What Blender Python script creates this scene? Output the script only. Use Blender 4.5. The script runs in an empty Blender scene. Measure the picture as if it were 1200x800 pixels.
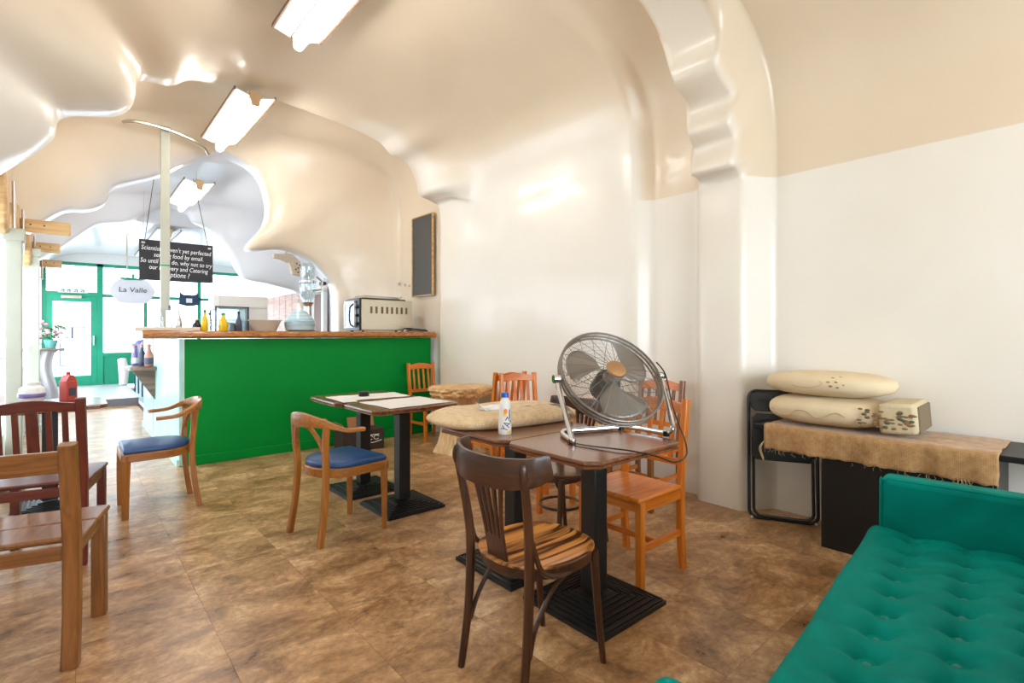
import bpy, bmesh, math, random
from mathutils import Vector, Matrix, noise as mnoise
random.seed(7)
R = math.radians
scene = bpy.context.scene
COL = scene.collection

# ------------------------------------------------------------------ camera, world, light, exposure
FWD = Vector((.6549, .7557, 0))
cam_d = bpy.data.cameras.new('camera'); cam = bpy.data.objects.new('camera', cam_d); COL.objects.link(cam)
cam_d.sensor_width = 36; cam_d.lens = 18.0; cam_d.shift_y = -8/1200; cam_d.clip_start = .02
cam.location = (0, 0, 1.25)
cam.rotation_euler = FWD.to_track_quat('-Z', 'Y').to_euler()
scene.camera = cam
vs = scene.view_settings
vs.view_transform = 'Standard'; vs.look = 'None'; vs.gamma = 1; vs.use_curve_mapping = False
vs.exposure = 0.60
scene.cycles.use_denoising = True
scene.cycles.max_bounces = 10; scene.cycles.diffuse_bounces = 6; scene.cycles.transparent_max_bounces = 16
scene.cycles.sample_clamp_indirect = 8
w = bpy.data.worlds.new('sky'); scene.world = w; w.use_nodes = True
bg = w.node_tree.nodes['Background']; bg.inputs[0].default_value = (.74, .87, 1, 1); bg.inputs[1].default_value = 4.6
TUBE = 27.0      # strength of the fluorescent tubes
REAR = 50.0     # added fill light at an invented opening behind the camera

def area(name, loc, rot, sx, sy, power, color):
    d = bpy.data.lights.new(name, 'AREA'); d.shape = 'RECTANGLE'; d.size = sx; d.size_y = sy; d.energy = power; d.color = color
    o = bpy.data.objects.new(name, d); COL.objects.link(o); o.location = loc; o.rotation_euler = rot
    return o
area('rear_fill', (1.5, -2.95, 1.6), (R(90), 0, R(0)), 3.0, 1.8, REAR, (.93, .97, 1))  # added fill lamp, standing in for daylight from the unseen rear

# ------------------------------------------------------------------ materials
def lin(c):
    c = c/255
    return c/12.92 if c <= .04045 else ((c+.055)/1.055)**2.4
def rgb(r, g, b): return (lin(r), lin(g), lin(b), 1)
MATS = {}
def base(name):
    m = bpy.data.materials.new(name); m.use_nodes = True; MATS[name] = m
    nt = m.node_tree; b = nt.nodes['Principled BSDF']
    return m, nt, b
def setin(b, **k):
    for a, v in k.items():
        n = a.replace('_', ' ')
        if n in b.inputs: b.inputs[n].default_value = v
def plain(name, col, rough=.5, metal=0, var=.06, scale=8, bump=0, bscale=60, coat=0, sheen=0, spec=.5):
    m, nt, b = base(name); N = nt.nodes; L = nt.links
    setin(b, Roughness=rough, Metallic=metal, Coat_Weight=coat, Sheen_Weight=sheen, Specular_IOR_Level=spec)
    tc = N.new('ShaderNodeTexCoord')
    nz = N.new('ShaderNodeTexNoise'); nz.inputs['Scale'].default_value = scale; nz.inputs['Detail'].default_value = 4
    L.new(tc.outputs['Object'], nz.inputs['Vector'])
    mx = N.new('ShaderNodeMix'); mx.data_type = 'RGBA'
    mx.inputs[6].default_value = [max(0, c*(1-var)) for c in col[:3]]+[1]
    mx.inputs[7].default_value = [min(1, c*(1+var)) for c in col[:3]]+[1]
    L.new(nz.outputs['Fac'], mx.inputs[0]); L.new(mx.outputs[2], b.inputs['Base Color'])
    if bump:
        n2 = N.new('ShaderNodeTexNoise'); n2.inputs['Scale'].default_value = bscale; n2.inputs['Detail'].default_value = 3
        L.new(tc.outputs['Object'], n2.inputs['Vector'])
        bp = N.new('ShaderNodeBump'); bp.inputs['Strength'].default_value = bump; bp.inputs['Distance'].default_value = .01
        L.new(n2.outputs['Fac'], bp.inputs['Height']); L.new(bp.outputs[0], b.inputs['Normal'])
    return m
def wood(name, c1, c2, rough=.35, axis=2, scale=14, stretch=.08, coat=.2, bump=.05, dist=1.5):
    m, nt, b = base(name); N = nt.nodes; L = nt.links
    setin(b, Roughness=rough, Coat_Weight=coat, Coat_Roughness=.15)
    tc = N.new('ShaderNodeTexCoord'); mp = N.new('ShaderNodeMapping')
    s = [scale]*3; s[axis] = scale*stretch; mp.inputs['Scale'].default_value = s
    L.new(tc.outputs['Object'], mp.inputs['Vector'])
    nz = N.new('ShaderNodeTexNoise'); nz.inputs['Scale'].default_value = 1.6; nz.inputs['Detail'].default_value = 6; nz.inputs['Distortion'].default_value = dist
    L.new(mp.outputs[0], nz.inputs['Vector'])
    cr = N.new('ShaderNodeValToRGB'); cr.color_ramp.elements[0].position = .3; cr.color_ramp.elements[1].position = .7
    cr.color_ramp.elements[0].color = c1; cr.color_ramp.elements[1].color = c2
    L.new(nz.outputs['Fac'], cr.inputs[0]); L.new(cr.outputs[0], b.inputs['Base Color'])
    bp = N.new('ShaderNodeBump'); bp.inputs['Strength'].default_value = bump; bp.inputs['Distance'].default_value = .003
    L.new(nz.outputs['Fac'], bp.inputs['Height']); L.new(bp.outputs[0], b.inputs['Normal'])
    return m
def emit(name, col, s):
    m, nt, b = base(name); setin(b, Emission_Strength=s, Roughness=.4)
    b.inputs['Emission Color'].default_value = col; b.inputs['Base Color'].default_value = (.8, .8, .8, 1)
    return m
def glass(name, tint=(1, 1, 1, 1), gl=.12, rough=.02):
    m, nt, b = base(name); N = nt.nodes; L = nt.links
    tr = N.new('ShaderNodeBsdfTransparent'); tr.inputs[0].default_value = tint
    g = N.new('ShaderNodeBsdfGlossy'); g.inputs['Roughness'].default_value = rough
    mx = N.new('ShaderNodeMixShader'); mx.inputs[0].default_value = gl
    L.new(tr.outputs[0], mx.inputs[1]); L.new(g.outputs[0], mx.inputs[2])
    L.new(mx.outputs[0], N['Material Output'].inputs[0])
    return m

def shell_material():
    # glossy two-tone paint: cream below a dado line, beige above; the line steps down in the near bay
    m, nt, b = base('moulded_plaster'); N = nt.nodes; L = nt.links
    setin(b, Roughness=.30, Coat_Weight=.25, Coat_Roughness=.10)
    geo = N.new('ShaderNodeNewGeometry'); sp = N.new('ShaderNodeSeparateXYZ'); L.new(geo.outputs['Position'], sp.inputs[0])
    def mr(src, a, c, lo, hi):
        n = N.new('ShaderNodeMapRange'); n.inputs[1].default_value = a; n.inputs[2].default_value = c
        n.inputs[3].default_value = lo; n.inputs[4].default_value = hi; n.interpolation_type = 'SMOOTHSTEP'; L.new(src, n.inputs[0]); return n.outputs[0]
    nz = N.new('ShaderNodeTexNoise'); nz.inputs['Scale'].default_value = 1.1; nz.inputs['Detail'].default_value = 3
    L.new(geo.outputs['Position'], nz.inputs['Vector'])
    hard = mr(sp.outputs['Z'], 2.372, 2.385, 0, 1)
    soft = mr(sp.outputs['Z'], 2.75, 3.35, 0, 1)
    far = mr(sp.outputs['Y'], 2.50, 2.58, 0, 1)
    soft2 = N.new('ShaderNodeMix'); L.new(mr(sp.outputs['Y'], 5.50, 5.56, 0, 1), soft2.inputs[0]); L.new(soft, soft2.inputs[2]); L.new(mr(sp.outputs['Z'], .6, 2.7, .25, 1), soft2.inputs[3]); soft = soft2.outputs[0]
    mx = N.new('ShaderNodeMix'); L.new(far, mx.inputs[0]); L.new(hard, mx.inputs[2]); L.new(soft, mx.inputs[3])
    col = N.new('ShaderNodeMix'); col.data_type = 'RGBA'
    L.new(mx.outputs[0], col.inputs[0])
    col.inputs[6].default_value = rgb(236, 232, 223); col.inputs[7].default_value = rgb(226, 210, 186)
    yy = sp.outputs['Y']
    def math2(op, a, c):
        n = N.new('ShaderNodeMath'); n.operation = op
        for k, v in enumerate((a, c)):
            if isinstance(v, (int, float)): n.inputs[k].default_value = v
            else: L.new(v, n.inputs[k])
        return n.outputs[0]
    lip1 = math2('MULTIPLY', mr(yy, 1.64, 1.69, 0, 1), mr(yy, 1.99, 2.04, 1, 0))
    lip2 = math2('MULTIPLY', math2('MULTIPLY', mr(yy, 5.0, 5.2, 0, 1), mr(yy, 5.47, 5.52, 1, 0)), mr(sp.outputs['X'], 2.2, 2.5, 0, 1))
    lipc = N.new('ShaderNodeMix'); lipc.data_type = 'RGBA'; L.new(math2('MULTIPLY', math2('MAXIMUM', lip1, lip2), .8), lipc.inputs[0]); L.new(col.outputs[2], lipc.inputs[6]); lipc.inputs[7].default_value = rgb(236, 230, 218)
    col = lipc
    # next rooms are painted white
    col2 = N.new('ShaderNodeMix'); col2.data_type = 'RGBA'
    L.new(mr(sp.outputs['Y'], 7.0, 7.2, 0, 1), col2.inputs[0]); L.new(col.outputs[2], col2.inputs[6]); col2.inputs[7].default_value = rgb(218, 217, 218)
    var = N.new('ShaderNodeMix'); var.data_type = 'RGBA'; var.blend_type = 'MULTIPLY'
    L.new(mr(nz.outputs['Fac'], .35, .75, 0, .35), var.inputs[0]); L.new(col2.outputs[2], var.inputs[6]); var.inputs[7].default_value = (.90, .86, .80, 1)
    L.new(var.outputs[2], b.inputs['Base Color'])
    n2 = N.new('ShaderNodeTexNoise'); n2.inputs['Scale'].default_value = 2.2; n2.inputs['Detail'].default_value = 2
    L.new(geo.outputs['Position'], n2.inputs['Vector'])
    bp = N.new('ShaderNodeBump'); bp.inputs['Strength'].default_value = .25; bp.inputs['Distance'].default_value = .05
    L.new(n2.outputs['Fac'], bp.inputs['Height']); L.new(bp.outputs[0], b.inputs['Normal'])
    L.new(bp.outputs[0], b.inputs['Coat Normal'])
    return m
def floor_material():
    m, nt, b = base('stone_vinyl'); N = nt.nodes; L = nt.links
    setin(b, Specular_IOR_Level=.5)
    geo = N.new('ShaderNodeNewGeometry'); oi = N.new('ShaderNodeObjectInfo')
    rnd = N.new('ShaderNodeVectorMath'); rnd.operation = 'SCALE'; rnd.inputs[3].default_value = .35
    cmb = N.new('ShaderNodeCombineXYZ')
    for i in range(3): L.new(oi.outputs['Random'], cmb.inputs[i])
    L.new(cmb.outputs[0], rnd.inputs[0])
    add = N.new('ShaderNodeVectorMath'); L.new(geo.outputs['Position'], add.inputs[0]); L.new(rnd.outputs[0], add.inputs[1])
    n1 = N.new('ShaderNodeTexNoise'); n1.inputs['Scale'].default_value = 3.0; n1.inputs['Detail'].default_value = 12; n1.inputs['Roughness'].default_value = .74; n1.inputs['Distortion'].default_value = .55
    mpg = N.new('ShaderNodeMapping'); mpg.inputs['Rotation'].default_value = (0, 0, .6); mpg.inputs['Scale'].default_value = (1.0, 1.6, 1)
    L.new(add.outputs[0], mpg.inputs['Vector']); L.new(mpg.outputs[0], n1.inputs['Vector'])
    cr = N.new('ShaderNodeValToRGB'); e = cr.color_ramp.elements
    e[0].position = .33; e[0].color = rgb(108, 74, 44); e[1].position = .68; e[1].color = rgb(224, 190, 146)
    x = e.new(.45); x.color = rgb(156, 116, 76); x = e.new(.56); x.color = rgb(188, 148, 106)
    L.new(n1.outputs['Fac'], cr.inputs[0])
    n2 = N.new('ShaderNodeTexNoise'); n2.inputs['Scale'].default_value = 30; n2.inputs['Detail'].default_value = 5; n2.inputs['Roughness'].default_value = .7
    L.new(add.outputs[0], n2.inputs['Vector'])
    mx = N.new('ShaderNodeMix'); mx.data_type = 'RGBA'; mx.blend_type = 'OVERLAY'; mx.inputs[0].default_value = .8
    L.new(cr.outputs[0], mx.inputs[6]); L.new(n2.outputs['Fac'], mx.inputs[7])
    hv = N.new('ShaderNodeHueSaturation'); mr = N.new('ShaderNodeMapRange'); mr.inputs[3].default_value = .96; mr.inputs[4].default_value = 1.04
    L.new(oi.outputs['Random'], mr.inputs[0]); L.new(mr.outputs[0], hv.inputs['Value']); L.new(mx.outputs[2], hv.inputs['Color'])
    L.new(hv.outputs[0], b.inputs['Base Color'])
    r2 = N.new('ShaderNodeMapRange'); r2.inputs[3].default_value = .20; r2.inputs[4].default_value = .42; L.new(n1.outputs['Fac'], r2.inputs[0]); L.new(r2.outputs[0], b.inputs['Roughness'])
    bp = N.new('ShaderNodeBump'); bp.inputs['Strength'].default_value = .12; bp.inputs['Distance'].default_value = .004
    L.new(n2.outputs['Fac'], bp.inputs['Height']); L.new(bp.outputs[0], b.inputs['Normal'])
    return m
def burlap_material(name, c1, c2, dark=None):
    m, nt, b = base(name); N = nt.nodes; L = nt.links; setin(b, Roughness=.95, Sheen_Weight=.3, Specular_IOR_Level=.15)
    tc = N.new('ShaderNodeTexCoord')
    w1 = N.new('ShaderNodeTexWave'); w1.inputs['Scale'].default_value = 55; w1.inputs['Distortion'].default_value = 0; w1.bands_direction = 'Y'
    w2 = N.new('ShaderNodeTexWave'); w2.inputs['Scale'].default_value = 55; w2.inputs['Distortion'].default_value = 0; w2.bands_direction = 'Z'
    for x in (w1, w2): L.new(tc.outputs['Object'], x.inputs['Vector'])
    mt = N.new('ShaderNodeMath'); mt.operation = 'MULTIPLY'; L.new(w1.outputs['Fac'], mt.inputs[0]); L.new(w2.outputs['Fac'], mt.inputs[1])
    nz = N.new('ShaderNodeTexNoise'); nz.inputs['Scale'].default_value = 26; nz.inputs['Detail'].default_value = 8; nz.inputs['Roughness'].default_value = .75; L.new(tc.outputs['Object'], nz.inputs['Vector'])
    av = N.new('ShaderNodeMath'); av.operation = 'MULTIPLY_ADD'; av.inputs[1].default_value = .25; L.new(mt.outputs[0], av.inputs[0]); L.new(nz.outputs['Fac'], av.inputs[2])
    cr = N.new('ShaderNodeValToRGB'); e = cr.color_ramp.elements
    e[0].position = .32; e[0].color = c1; e[1].position = .8; e[1].color = c2
    L.new(av.outputs[0], cr.inputs[0]); out = cr.outputs[0]
    if dark:
        n3 = N.new('ShaderNodeTexNoise'); n3.inputs['Scale'].default_value = 4.2; n3.inputs['Detail'].default_value = 4; L.new(tc.outputs['Object'], n3.inputs['Vector'])
        c3 = N.new('ShaderNodeValToRGB'); c3.color_ramp.elements[0].position = .62; c3.color_ramp.elements[1].position = .68
        L.new(n3.outputs['Fac'], c3.inputs[0])
        mx = N.new('ShaderNodeMix'); mx.data_type = 'RGBA'; L.new(c3.outputs[0], mx.inputs[0]); L.new(out, mx.inputs[6]); mx.inputs[7].default_value = dark
        out = mx.outputs[2]
    L.new(out, b.inputs['Base Color'])
    bp = N.new('ShaderNodeBump'); bp.inputs['Strength'].default_value = .5; bp.inputs['Distance'].default_value = .004
    L.new(mt.outputs[0], bp.inputs['Height']); L.new(bp.outputs[0], b.inputs['Normal'])
    return m

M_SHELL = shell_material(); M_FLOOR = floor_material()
M_WHITE = plain('white_paint', rgb(232, 232, 228), .35, var=.03)
M_GREEN = plain('green_paint', rgb(0, 138, 52), .45, var=.12, scale=2.5, spec=.12)
M_GLARE = wood('green_paint_glare', rgb(150, 205, 192), rgb(205, 232, 226), .3, axis=2, scale=8, stretch=.05, coat=.2)  # window glare on the green counter side, put into the colour as pale mint
M_TEAL = plain('teal_paint', rgb(16, 150, 112), .35, var=.06)
M_GLASS = glass('window_glass', (1, 1, 1, 1), .06)
M_CGLASS = glass('cabinet_glass', (.82, .92, .95, 1), .25)
M_BLACK = plain('black_metal', rgb(20, 20, 22), .42, var=.2, scale=20, bump=.1)
M_BLACKP = plain('black_plastic', rgb(14, 14, 16), .3, var=.1)
M_BLACKW = plain('black_laminate', rgb(11, 11, 12), .45, var=.1)
M_CHROME = plain('chrome', rgb(225, 225, 228), .12, 1, var=.02)
M_STEEL = plain('brushed_steel', rgb(196, 186, 166), .32, .85, var=.06, scale=30)
M_STEELF = plain('white_steel', rgb(224, 229, 232), .3, .3, var=.03)
M_TRAY = plain('pale_steel', rgb(205, 205, 200), .25, .9, var=.05)
M_COPPER = plain('champagne_metal', rgb(190, 150, 112), .35, .8, var=.05)
M_WIRE = plain('wire_grey', rgb(138, 130, 122), .35, .7, var=.05)
M_BLADE = plain('blade_metal', rgb(150, 142, 134), .35, .5, var=.08)
def woods(n, a, b_, **k): return [wood(n+'_'+'xyz'[i], a, b_, axis=i, **k) for i in range(3)]
W_ORANGE = woods('honey_wood', rgb(190, 94, 16), rgb(226, 134, 38), rough=.34, coat=.15)
W_OAK = woods('oak', rgb(104, 60, 22), rgb(146, 92, 42), rough=.35, coat=.3, scale=18)
W_MAHOG = woods('mahogany', rgb(78, 28, 20), rgb(116, 46, 30), rough=.33, coat=.2)
W_BENT = woods('dark_bentwood', rgb(48, 25, 13), rgb(84, 48, 25), rough=.35, coat=.15)
W_SEAT = wood('seat_reflections', rgb(76, 38, 14), rgb(214, 146, 76), .28, axis=1, scale=24, stretch=.05, coat=.4, dist=.2)  # light stripes are reflections on the seat, painted into the wood colour
for e_, p_ in zip(W_SEAT.node_tree.nodes['Color Ramp'].color_ramp.elements, (.42, .60)): e_.position = p_
W_SEATD = wood('dark_seat', rgb(84, 48, 26), rgb(136, 88, 50), .22, axis=0, scale=18, stretch=.08, coat=.5, dist=.6)
W_BEECH = woods('beech', rgb(140, 82, 28), rgb(182, 118, 50), rough=.35, coat=.3)
W_TABLE = wood('table_veneer', rgb(98, 54, 30), rgb(140, 86, 50), .24, axis=1, scale=14, stretch=.06, coat=.4)
W_SLAB = wood('live_edge_slab', rgb(110, 56, 22), rgb(196, 128, 58), .4, axis=0, scale=16, stretch=.25, bump=.5, dist=3)
W_BARK = wood('burl_bark', rgb(178, 122, 66), rgb(240, 204, 146), .7, axis=2, scale=22, stretch=.8, bump=.9, dist=3, coat=0)
W_STUMP = wood('stump_wood', rgb(196, 150, 96), rgb(236, 202, 152), .6, axis=2, scale=9, stretch=.08, coat=0, bump=.3)
W_PALE = wood('pale_pine', rgb(176, 134, 82), rgb(214, 178, 126), .5, axis=0, scale=10, stretch=.1, coat=.1)
W_PANEL = wood('panel_wood', rgb(150, 88, 50), rgb(196, 130, 84), .45, axis=1, scale=8, stretch=.1)
W_DARK = wood('bracket_wood', rgb(92, 72, 58), rgb(140, 112, 92), .5, axis=0, scale=10, stretch=.1)
M_BLUE = plain('blue_leather', rgb(36, 74, 124), .36, var=.08, scale=14, bump=.12, bscale=90)
M_VELVET = plain('teal_velvet', rgb(0, 136, 128), .6, var=.42, scale=3.2, sheen=0, bump=.05, bscale=20, spec=.06)
M_VELVET.node_tree.nodes['Noise Texture'].inputs['Distortion'].default_value = 1.5
M_BUTTON = plain('velvet_button', rgb(0, 128, 122), .5, var=.05, sheen=.1)
M_PAPER = plain('paper', rgb(226, 224, 220), .8, var=.04)
M_TISSUE = plain('tissue', rgb(244, 244, 242), .9, var=.02)
M_BURLAP = burlap_material('burlap', rgb(150, 108, 66), rgb(206, 166, 116))
M_SACK = burlap_material('coffee_sack', rgb(198, 164, 118), rgb(240, 216, 176), rgb(84, 68, 52))
M_CUSH = plain('embroidered_linen', rgb(222, 204, 170), .9, var=.10, scale=9, bump=.3, bscale=14)
M_CUSHB = plain('boxed_linen', rgb(208, 194, 160), .9, var=.12, scale=40, bump=.3)
M_EMB = plain('brown_embroidery', rgb(146, 114, 78), .9)
M_EMBG = plain('olive_embroidery', rgb(92, 98, 78), .9)
M_FRINGE = plain('fringe', rgb(200, 172, 130), .95)
M_CHALKB = plain('chalkboard', rgb(34, 34, 40), .55, var=.12, scale=4)
M_SLATE = plain('slate_board', rgb(74, 72, 70), .55, var=.12, scale=3)
M_CHALK = plain('chalk', rgb(238, 238, 236), .9, var=.02)
M_TUBE = emit('lit_tube', (1, .985, .95, 1), TUBE)
M_ENDC = plain('tan_plastic', rgb(206, 170, 124), .5)
M_EXITG = plain('sign_ink', rgb(20, 60, 50), .5)
M_INK = plain('blue_ink', rgb(28, 44, 140), .4)
M_CAP = plain('blue_cap', rgb(18, 82, 190), .35)
M_MILK = plain('bottle_white', rgb(236, 236, 232), .3)
M_YELLOW = plain('label_yellow', rgb(240, 205, 60), .4)
M_ORANGE = plain('label_orange', rgb(240, 140, 50), .4)
M_YSAUCE = plain('yellow_sauce', rgb(232, 196, 20), .3)
M_RED = plain('red_plastic', rgb(186, 72, 62), .4)
M_CARD = plain('cardboard_dark', rgb(58, 46, 40), .75, var=.15, scale=10)
M_CARDB = plain('cardboard_brown', rgb(168, 112, 72), .8, var=.1)
M_POST = plain('grey_green_post', rgb(176, 176, 160), .4)
M_LEAF = plain('leaf_green', rgb(70, 120, 60), .6, var=.25)
M_PINK = plain('flower_pink', rgb(226, 170, 178), .7)
M_LILAC = plain('lilac_glaze', rgb(120, 110, 170), .3)
M_AQUA = plain('aqua_glass', rgb(176, 212, 222), .12, var=.08, coat=.6)
M_AQUA = wood('aqua_stripes', rgb(112, 172, 194), rgb(226, 238, 240), .15, axis=2, scale=1, stretch=60, coat=.5, dist=.1)
M_CONC = plain('pavement', rgb(200, 200, 198), .8, bump=.1)
M_BROWN = plain('brown_door', rgb(120, 84, 66), .5)
M_NAVY = plain('navy_silhouette', rgb(36, 60, 88), .5)
M_BONE = plain('carved_bone_wood', rgb(206, 188, 164), .7, var=.15, scale=20)

# ------------------------------------------------------------------ mesh helpers
class MB:
    def __init__(s): s.v = []; s.f = []
    def add(s, vs_, fs_):
        o = len(s.v); s.v += [tuple(x) for x in vs_]; s.f += [tuple(i+o for i in f) for f in fs_]; return s
    def box(s, c, d, m=None):
        x, y, z = d[0]/2, d[1]/2, d[2]/2
        p = [Vector((a*x, b*y, e*z)) for e in (-1, 1) for b in (-1, 1) for a in (-1, 1)]
        if m is not None: p = [m @ q for q in p]
        p = [q+Vector(c) for q in p]
        return s.add(p, [(0, 2, 3, 1), (4, 5, 7, 6), (0, 1, 5, 4), (2, 6, 7, 3), (0, 4, 6, 2), (1, 3, 7, 5)])
    def bar(s, a, b, w_, d_, up=(0, 0, 1)):
        # box of section w x d from point a to point b
        a, b = Vector(a), Vector(b); t = (b-a); L = t.length; t.normalize(); u = Vector(up)
        if abs(t.dot(u)) > .95: u = Vector((0, 1, 0))
        x = u.cross(t).normalized(); y = t.cross(x)
        p = []
        for e in (a, b):
            for i, j in ((-1, -1), (1, -1), (1, 1), (-1, 1)): p.append(e+x*(i*w_/2)+y*(j*d_/2))
        return s.add(p, [(3, 2, 1, 0), (4, 5, 6, 7), (0, 1, 5, 4), (1, 2, 6, 5), (2, 3, 7, 6), (3, 0, 4, 7)])
    def tube(s, path, r, n=8, closed=False, flat=None, up=(0, 0, 1)):
        # round (or flat w x h) section swept along a path
        P = [Vector(p) for p in path]; K = len(P); rings = []
        x = None
        for i in range(K):
            if closed: t = P[(i+1) % K]-P[i-1]
            else: t = P[min(i+1, K-1)]-P[max(i-1, 0)]
            t.normalize()
            if x is None:
                u = Vector(up)
                if abs(u.dot(t)) > .95: u = Vector((1, 0, 0))
                x = u.cross(t).normalized()
            else:
                x = (x-t*x.dot(t)).normalized()
            y = t.cross(x)
            ri = r[i] if isinstance(r, (list, tuple)) else r
            ring = []
            if flat:
                fw, fh = flat
                if isinstance(fw, (list, tuple)): fw = fw[i]
                if isinstance(fh, (list, tuple)): fh = fh[i]
                u = Vector(up); xx = u.cross(t).normalized(); yy = t.cross(xx)
                c_ = .28
                for a, b in ((-1, -1+c_), (-1+c_, -1), (1-c_, -1), (1, -1+c_), (1, 1-c_), (1-c_, 1), (-1+c_, 1), (-1, 1-c_)): ring.append(P[i]+xx*(a*fw/2)+yy*(b*fh/2))
            else:
                for k in range(n):
                    a = 2*math.pi*k/n; ring.append(P[i]+x*(ri*math.cos(a))+y*(ri*math.sin(a)))
            rings.append(ring)
        n = len(rings[0]); vs_ = [p for q in rings for p in q]; fs_ = []
        for i in range(K if closed else K-1):
            j = (i+1) % K
            for k in range(n): fs_.append((i*n+k, i*n+(k+1) % n, j*n+(k+1) % n, j*n+k))
        if not closed: fs_ += [tuple(reversed(range(n))), tuple((K-1)*n+k for k in range(n))]
        return s.add(vs_, fs_)
    def lathe(s, prof, n=24, c=(0, 0, 0), sx=1, sy=1, wob=None, m=None):
        vs_ = []; K = len(prof)
        for i, (r, z) in enumerate(prof):
            for k in range(n):
                a = 2*math.pi*k/n; rr = r*(wob(a, z, i) if wob else 1)
                p = Vector((rr*math.cos(a)*sx, rr*math.sin(a)*sy, z))
                if m is not None: p = m @ p
                vs_.append(p+Vector(c))
        fs_ = [(i*n+k, i*n+(k+1) % n, (i+1)*n+(k+1) % n, (i+1)*n+k) for i in range(K-1) for k in range(n)]
        fs_ += [tuple(reversed(range(n))), tuple((K-1)*n+k for k in range(n))]
        return s.add(vs_, fs_)
    def prism(s, pts, z0, z1, m=None):
        n = len(pts); p = [Vector((x, y, z)) for z in (z0, z1) for x, y in pts]
        if m is not None: p = [m @ q for q in p]
        return s.add(p, [tuple(reversed(range(n))), tuple(range(n, 2*n))]+[(i, (i+1) % n, n+(i+1) % n, n+i) for i in range(n)])
    def grid(s, fn, nu, nv):
        vs_ = [fn(i/nu, j/nv) for j in range(nv+1) for i in range(nu+1)]; q = nu+1
        return s.add(vs_, [(j*q+i, j*q+i+1, (j+1)*q+i+1, (j+1)*q+i) for j in range(nv) for i in range(nu)])
    def blob(s, c, r, n=12, k=8, m=None, fn=None):
        vs_ = []; 
        for i in range(k+1):
            ph = -math.pi/2+math.pi*i/k
            for j in range(n):
                a = 2*math.pi*j/n
                p = Vector((math.cos(ph)*math.cos(a), math.cos(ph)*math.sin(a), math.sin(ph)))
                if fn: p = fn(p)
                p = Vector((p.x*r[0], p.y*r[1], p.z*r[2]))
                if m is not None: p = m @ p
                vs_.append(p+Vector(c))
        fs_ = [(i*n+j, i*n+(j+1) % n, (i+1)*n+(j+1) % n, (i+1)*n+j) for i in range(k) for j in range(n)]
        return s.add(vs_, fs_)
    def build(s, name, mat, parent=None, smooth=False, bevel=0, angle=35, subsurf=0):
        me = bpy.data.meshes.new(name); me.from_pydata(s.v, [], s.f)
        bm = bmesh.new(); bm.from_mesh(me); bmesh.ops.remove_doubles(bm, verts=bm.verts, dist=1e-6)
        bmesh.ops.recalc_face_normals(bm, faces=bm.faces)
        bm.to_mesh(me); bm.free()
        me.materials.append(mat)
        o = bpy.data.objects.new(name, me); COL.objects.link(o)
        if parent: o.parent = parent
        if smooth:
            for p in me.polygons: p.use_smooth = True
            me.set_sharp_from_angle(angle=R(angle))
        if bevel:
            b = o.modifiers.new('bevel', 'BEVEL'); b.width = bevel; b.segments = 2; b.limit_method = 'ANGLE'; b.angle_limit = R(40)
            for p in me.polygons: p.use_smooth = True
            me.set_sharp_from_angle(angle=R(angle))
        if subsurf:
            b = o.modifiers.new('sub', 'SUBSURF'); b.levels = subsurf; b.render_levels = subsurf
        return o
def tag(o, label, cat, group=None, kind=None):
    o['label'] = label; o['category'] = cat
    if group: o['group'] = group
    if kind: o['kind'] = kind
    return o
def thing(name, label, cat, loc=(0, 0, 0), rz=0, group=None):
    o = bpy.data.objects.new(name, None); COL.objects.link(o); o.location = loc; o.rotation_euler = (0, 0, rz); o.empty_display_size = .1
    return tag(o, label, cat, group)
def struct(o): o['kind'] = 'structure'; return o
def copy_tree(o, parent=None):
    c = o.copy(); COL.objects.link(c); c.parent = parent
    for ch in [x for x in o.children]: copy_tree(ch, c)
    return c
def catmull(P, n, closed=False):
    P = [Vector(p) for p in P]; K = len(P); out = []
    for i in range(K if closed else K-1):
        if closed: a, b, c, d = P[i-1], P[i], P[(i+1) % K], P[(i+2) % K]
        else: a, b, c, d = P[max(i-1, 0)], P[i], P[i+1], P[min(i+2, K-1)]
        for k in range(n):
            t = k/n; out.append(.5*((2*b)+(c-a)*t+(2*a-5*b+4*c-d)*t*t+(3*b-a-3*c+d)*t**3))
    if not closed: out.append(P[-1])
    return out
def text_mesh(body, size, align='CENTER', extrude=.0008):
    cu = bpy.data.curves.new('lettering', 'FONT'); cu.body = body; cu.size = size; cu.align_x = align; cu.align_y = 'CENTER'; cu.extrude = extrude
    cu.resolution_u = 3
    o = bpy.data.objects.new('lettering', cu); COL.objects.link(o)
    dg = bpy.context.evaluated_depsgraph_get(); me = bpy.data.meshes.new_from_object(o.evaluated_get(dg))
    bpy.data.objects.remove(o); bpy.data.curves.remove(cu)
    return me
def lettering(name, body, size, mat, parent, matrix, fn=None, align='CENTER'):
    me = text_mesh(body, size, align)
    if fn and name == 'brand_lettering':
        bm = bmesh.new(); bm.from_mesh(me); bmesh.ops.triangulate(bm, faces=bm.faces)
        for _ in range(3): bmesh.ops.subdivide_edges(bm, edges=[e for e in bm.edges if e.calc_length() > .003], cuts=1); bmesh.ops.triangulate(bm, faces=bm.faces)
        bm.to_mesh(me); bm.free()
    for v in me.vertices:
        p = v.co.copy()
        if fn: p = fn(p)
        v.co = matrix @ p
    me.materials.clear(); me.materials.append(mat); me.name = name
    o = bpy.data.objects.new(name, me); COL.objects.link(o); o.parent = parent
    return o
def frame_m(o, x, y, z=None):
    x = Vector(x).normalized(); y = Vector(y).normalized(); z = Vector(z).normalized() if z else x.cross(y)
    m = Matrix((x, y, z)).transposed().to_4x4(); m.translation = Vector(o); return m

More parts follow.
